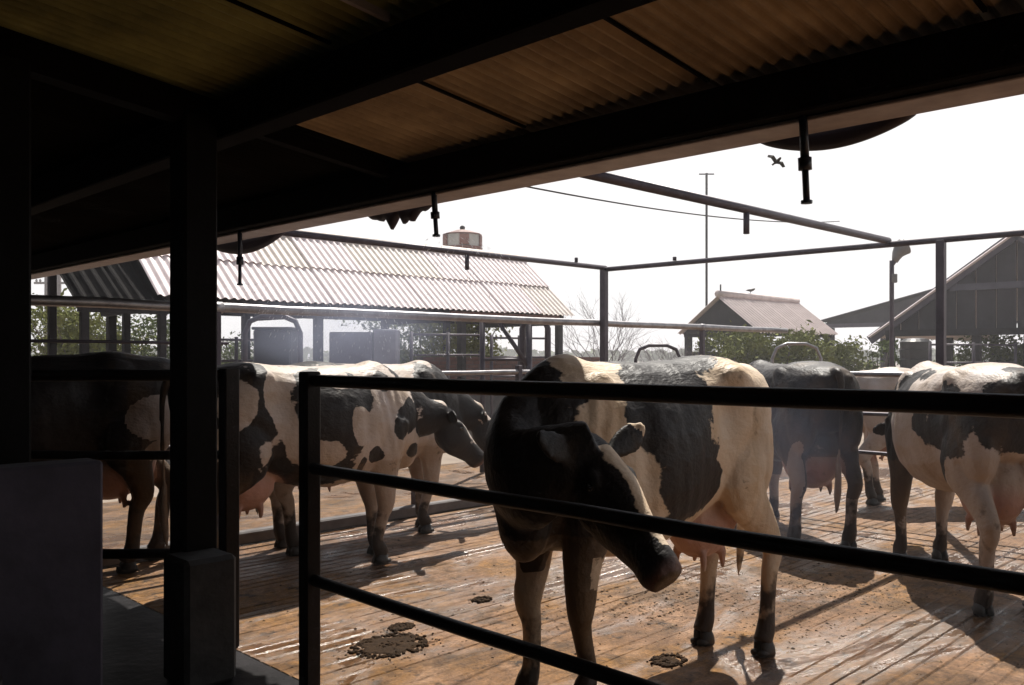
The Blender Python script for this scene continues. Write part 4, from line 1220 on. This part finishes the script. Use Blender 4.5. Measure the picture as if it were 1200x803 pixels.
crumbs('dung_crumbs', 'dark crumbs of trodden dung over the yard floor',
       [(a_.x, a_.y, .45, .30, 700), (b_.x, b_.y, .5, .35, 900), (5.5, 3.2, 2.0, 2.0, 900), (d_.x, d_.y, .7, .5, 220), (e_.x, e_.y, .16, .16, 200)], M['dung'], .004, .011)
crumbs('straw_crumbs', 'pale crumbs of straw and feed trodden over the yard floor',
       [(a_.x, a_.y, .4, .28, 700), (b_.x, b_.y, .5, .35, 1100), (5.5, 3.2, 2.0, 2.0, 500)], M['straw'], .004, .010)

# flying bird and birds on the pipes
def bird(name, label, loc, rz, flying, s=1.0):
    e = empty(name, loc, rz, label, 'bird', None)
    MB().tube([(-.10, 0, .0), (-.05, 0, .005), (0, 0, .0), (.05, 0, .015), (.085, 0, .03), (.10, 0, .03)], [(.018, .004), (.018, .015), (.03, .028), (.026, .026), (.018, .018), (.006, .006)], 10, sub=3).build('body', M['feather'], e)
    for k in (1, -1):
        if flying:
            w = MB(); w.add([(.03, k * .02, .01), (-.04, k * .02, .01), (.035, k * .10, .055), (-.035, k * .10, .05), (.0, k * .19, .03), (-.04, k * .17, .025),
                             (.03, k * .02, .004), (-.04, k * .02, .004), (.035, k * .10, .049), (-.035, k * .10, .044), (.0, k * .19, .027), (-.04, k * .17, .021)],
                            [(0, 2, 3, 1), (2, 4, 5, 3), (6, 7, 9, 8), (8, 9, 11, 10), (0, 6, 8, 2), (2, 8, 10, 4), (4, 10, 11, 5), (5, 11, 9, 3), (3, 9, 7, 1), (1, 7, 6, 0)])
            w.build('wing', M['feather'], e)
        else:
            MB().ellipsoid((-.02, k * .024, .005), (.06, .010, .02)).build('wing', M['feather'], e)
            MB().tube([(0, k * .01, -.02), (.005, k * .01, -.055)], .004, 5).build('leg', M['horn'], e)
    e.scale = (s,) * 3
    return e
fb = bird('flying_bird', 'small brown bird flying in the white sky left of the nearest sprinkler', pt(910, 190, 6.2), R(-20), True, .42)
fb.rotation_euler = (R(50), R(-35), R(-30))
bird('perched_bird', 'tiny bird perched on the ridge of the small hut', (21.6, 12.45, 3.27), R(-40), False, 1.3)

# ---------------------------------------------------------------- spray and haze
def spray(name, label, tip, n, length, spread, drift):
    v = []; f = []
    for i in range(n):
        t = random.random() ** .7
        a = random.uniform(0, 2 * PI); rr = spread * t ** .6 * random.random() ** .4
        q = Vector(tip) + Vector((rr * math.cos(a), rr * math.sin(a), -length * t * t)) + Vector(drift) * t
        dv = Vector((math.cos(a) * .6, math.sin(a) * .6, -.3 - 1.2 * t)).normalized()
        u = dv.orthogonal().normalized(); w_ = dv.cross(u)
        L = random.uniform(.006, .018); b = random.uniform(.0008, .0015)
        o = len(v)
        v += [q - dv * L, q + u * b, q + w_ * b, q - (u + w_) * b, q + dv * L]
        f += [(o, o + 1, o + 2), (o, o + 2, o + 3), (o, o + 3, o + 1), (o + 4, o + 2, o + 1), (o + 4, o + 3, o + 2), (o + 4, o + 1, o + 3)]
    tag(MB().add(v, f).build(name, M['water']), label, 'spray', None, 'stuff')
M['water'] = simple('water drops', (0.85, 0.87, 0.92), (0.75, 0.78, 0.85), 0.1, 0, 3, 0.0)
spray('water_spray', 'fine water spray falling from the sprinkler right of the column', (3.2, 6.03, 2.03), 420, .55, .75, (.9, -.5, 0))
spray('water_spray', 'fine water spray falling from the middle sprinkler', (3.22, 3.82, 2.17), 180, .35, .35, (.3, -.1, 0))

def mist(name, label, c, rad, dens):
    m, n, l, b = nt('soft mist'); n.remove(b)
    tc = n.new('ShaderNodeTexCoord')
    ln = n.new('ShaderNodeVectorMath'); ln.operation = 'LENGTH'; l.new(tc.outputs['Object'], ln.inputs[0])
    mr = n.new('ShaderNodeMapRange'); mr.interpolation_type = 'SMOOTHSTEP'
    mr.inputs['From Min'].default_value = 1.0; mr.inputs['From Max'].default_value = 0.1; mr.inputs['To Max'].default_value = dens
    l.new(ln.outputs['Value'], mr.inputs['Value'])
    no = n.new('ShaderNodeTexNoise'); no.inputs['Scale'].default_value = 2.2; no.inputs['Detail'].default_value = 3
    l.new(tc.outputs['Object'], no.inputs['Vector'])
    nr = n.new('ShaderNodeMapRange'); nr.inputs['From Min'].default_value = .35; nr.inputs['From Max'].default_value = .7; nr.inputs['To Min'].default_value = .25
    l.new(no.outputs['Fac'], nr.inputs['Value'])
    mm = n.new('ShaderNodeMath'); mm.operation = 'MULTIPLY'; l.new(mr.outputs[0], mm.inputs[0]); l.new(nr.outputs[0], mm.inputs[1])
    p_ = n.new('ShaderNodeVolumePrincipled'); p_.inputs['Color'].default_value = (.70, .76, 1.0, 1); p_.inputs['Anisotropy'].default_value = .45
    l.new(mm.outputs[0], p_.inputs['Density']); l.new(p_.outputs[0], n['Material Output'].inputs['Volume'])
    o = MB().ellipsoid((0, 0, 0), (1, 1, 1), None, 20, 12).build(name, m)
    o.location = c; o.scale = rad; o.rotation_euler = (0, 0, R(-45))
    tag(o, label, 'mist', None, 'stuff')
mist('water_mist', 'soft bluish water mist drifting over the backs of the left cows', pt(395, 392, 7.6), (1.2, .9, .5), .75)
mist('water_mist', 'soft bluish water mist before the dark cow seen from behind', pt(925, 540, 5.9), (.6, .5, .8), .22)

hz, n_, l_, b_ = nt('haze')
n_.remove(b_)
pv = n_.new('ShaderNodeVolumePrincipled')
pv.inputs['Color'].default_value = (0.93, 0.92, 0.96, 1)
pv.inputs['Density'].default_value = 0.003
pv.inputs['Anisotropy'].default_value = 0.4
l_.new(pv.outputs[0], n_['Material Output'].inputs['Volume'])
hb = MB().box((0, 0, 4.45), (1900, 1900, 11.1)).build('haze', hz)
tag(hb, kind='stuff')
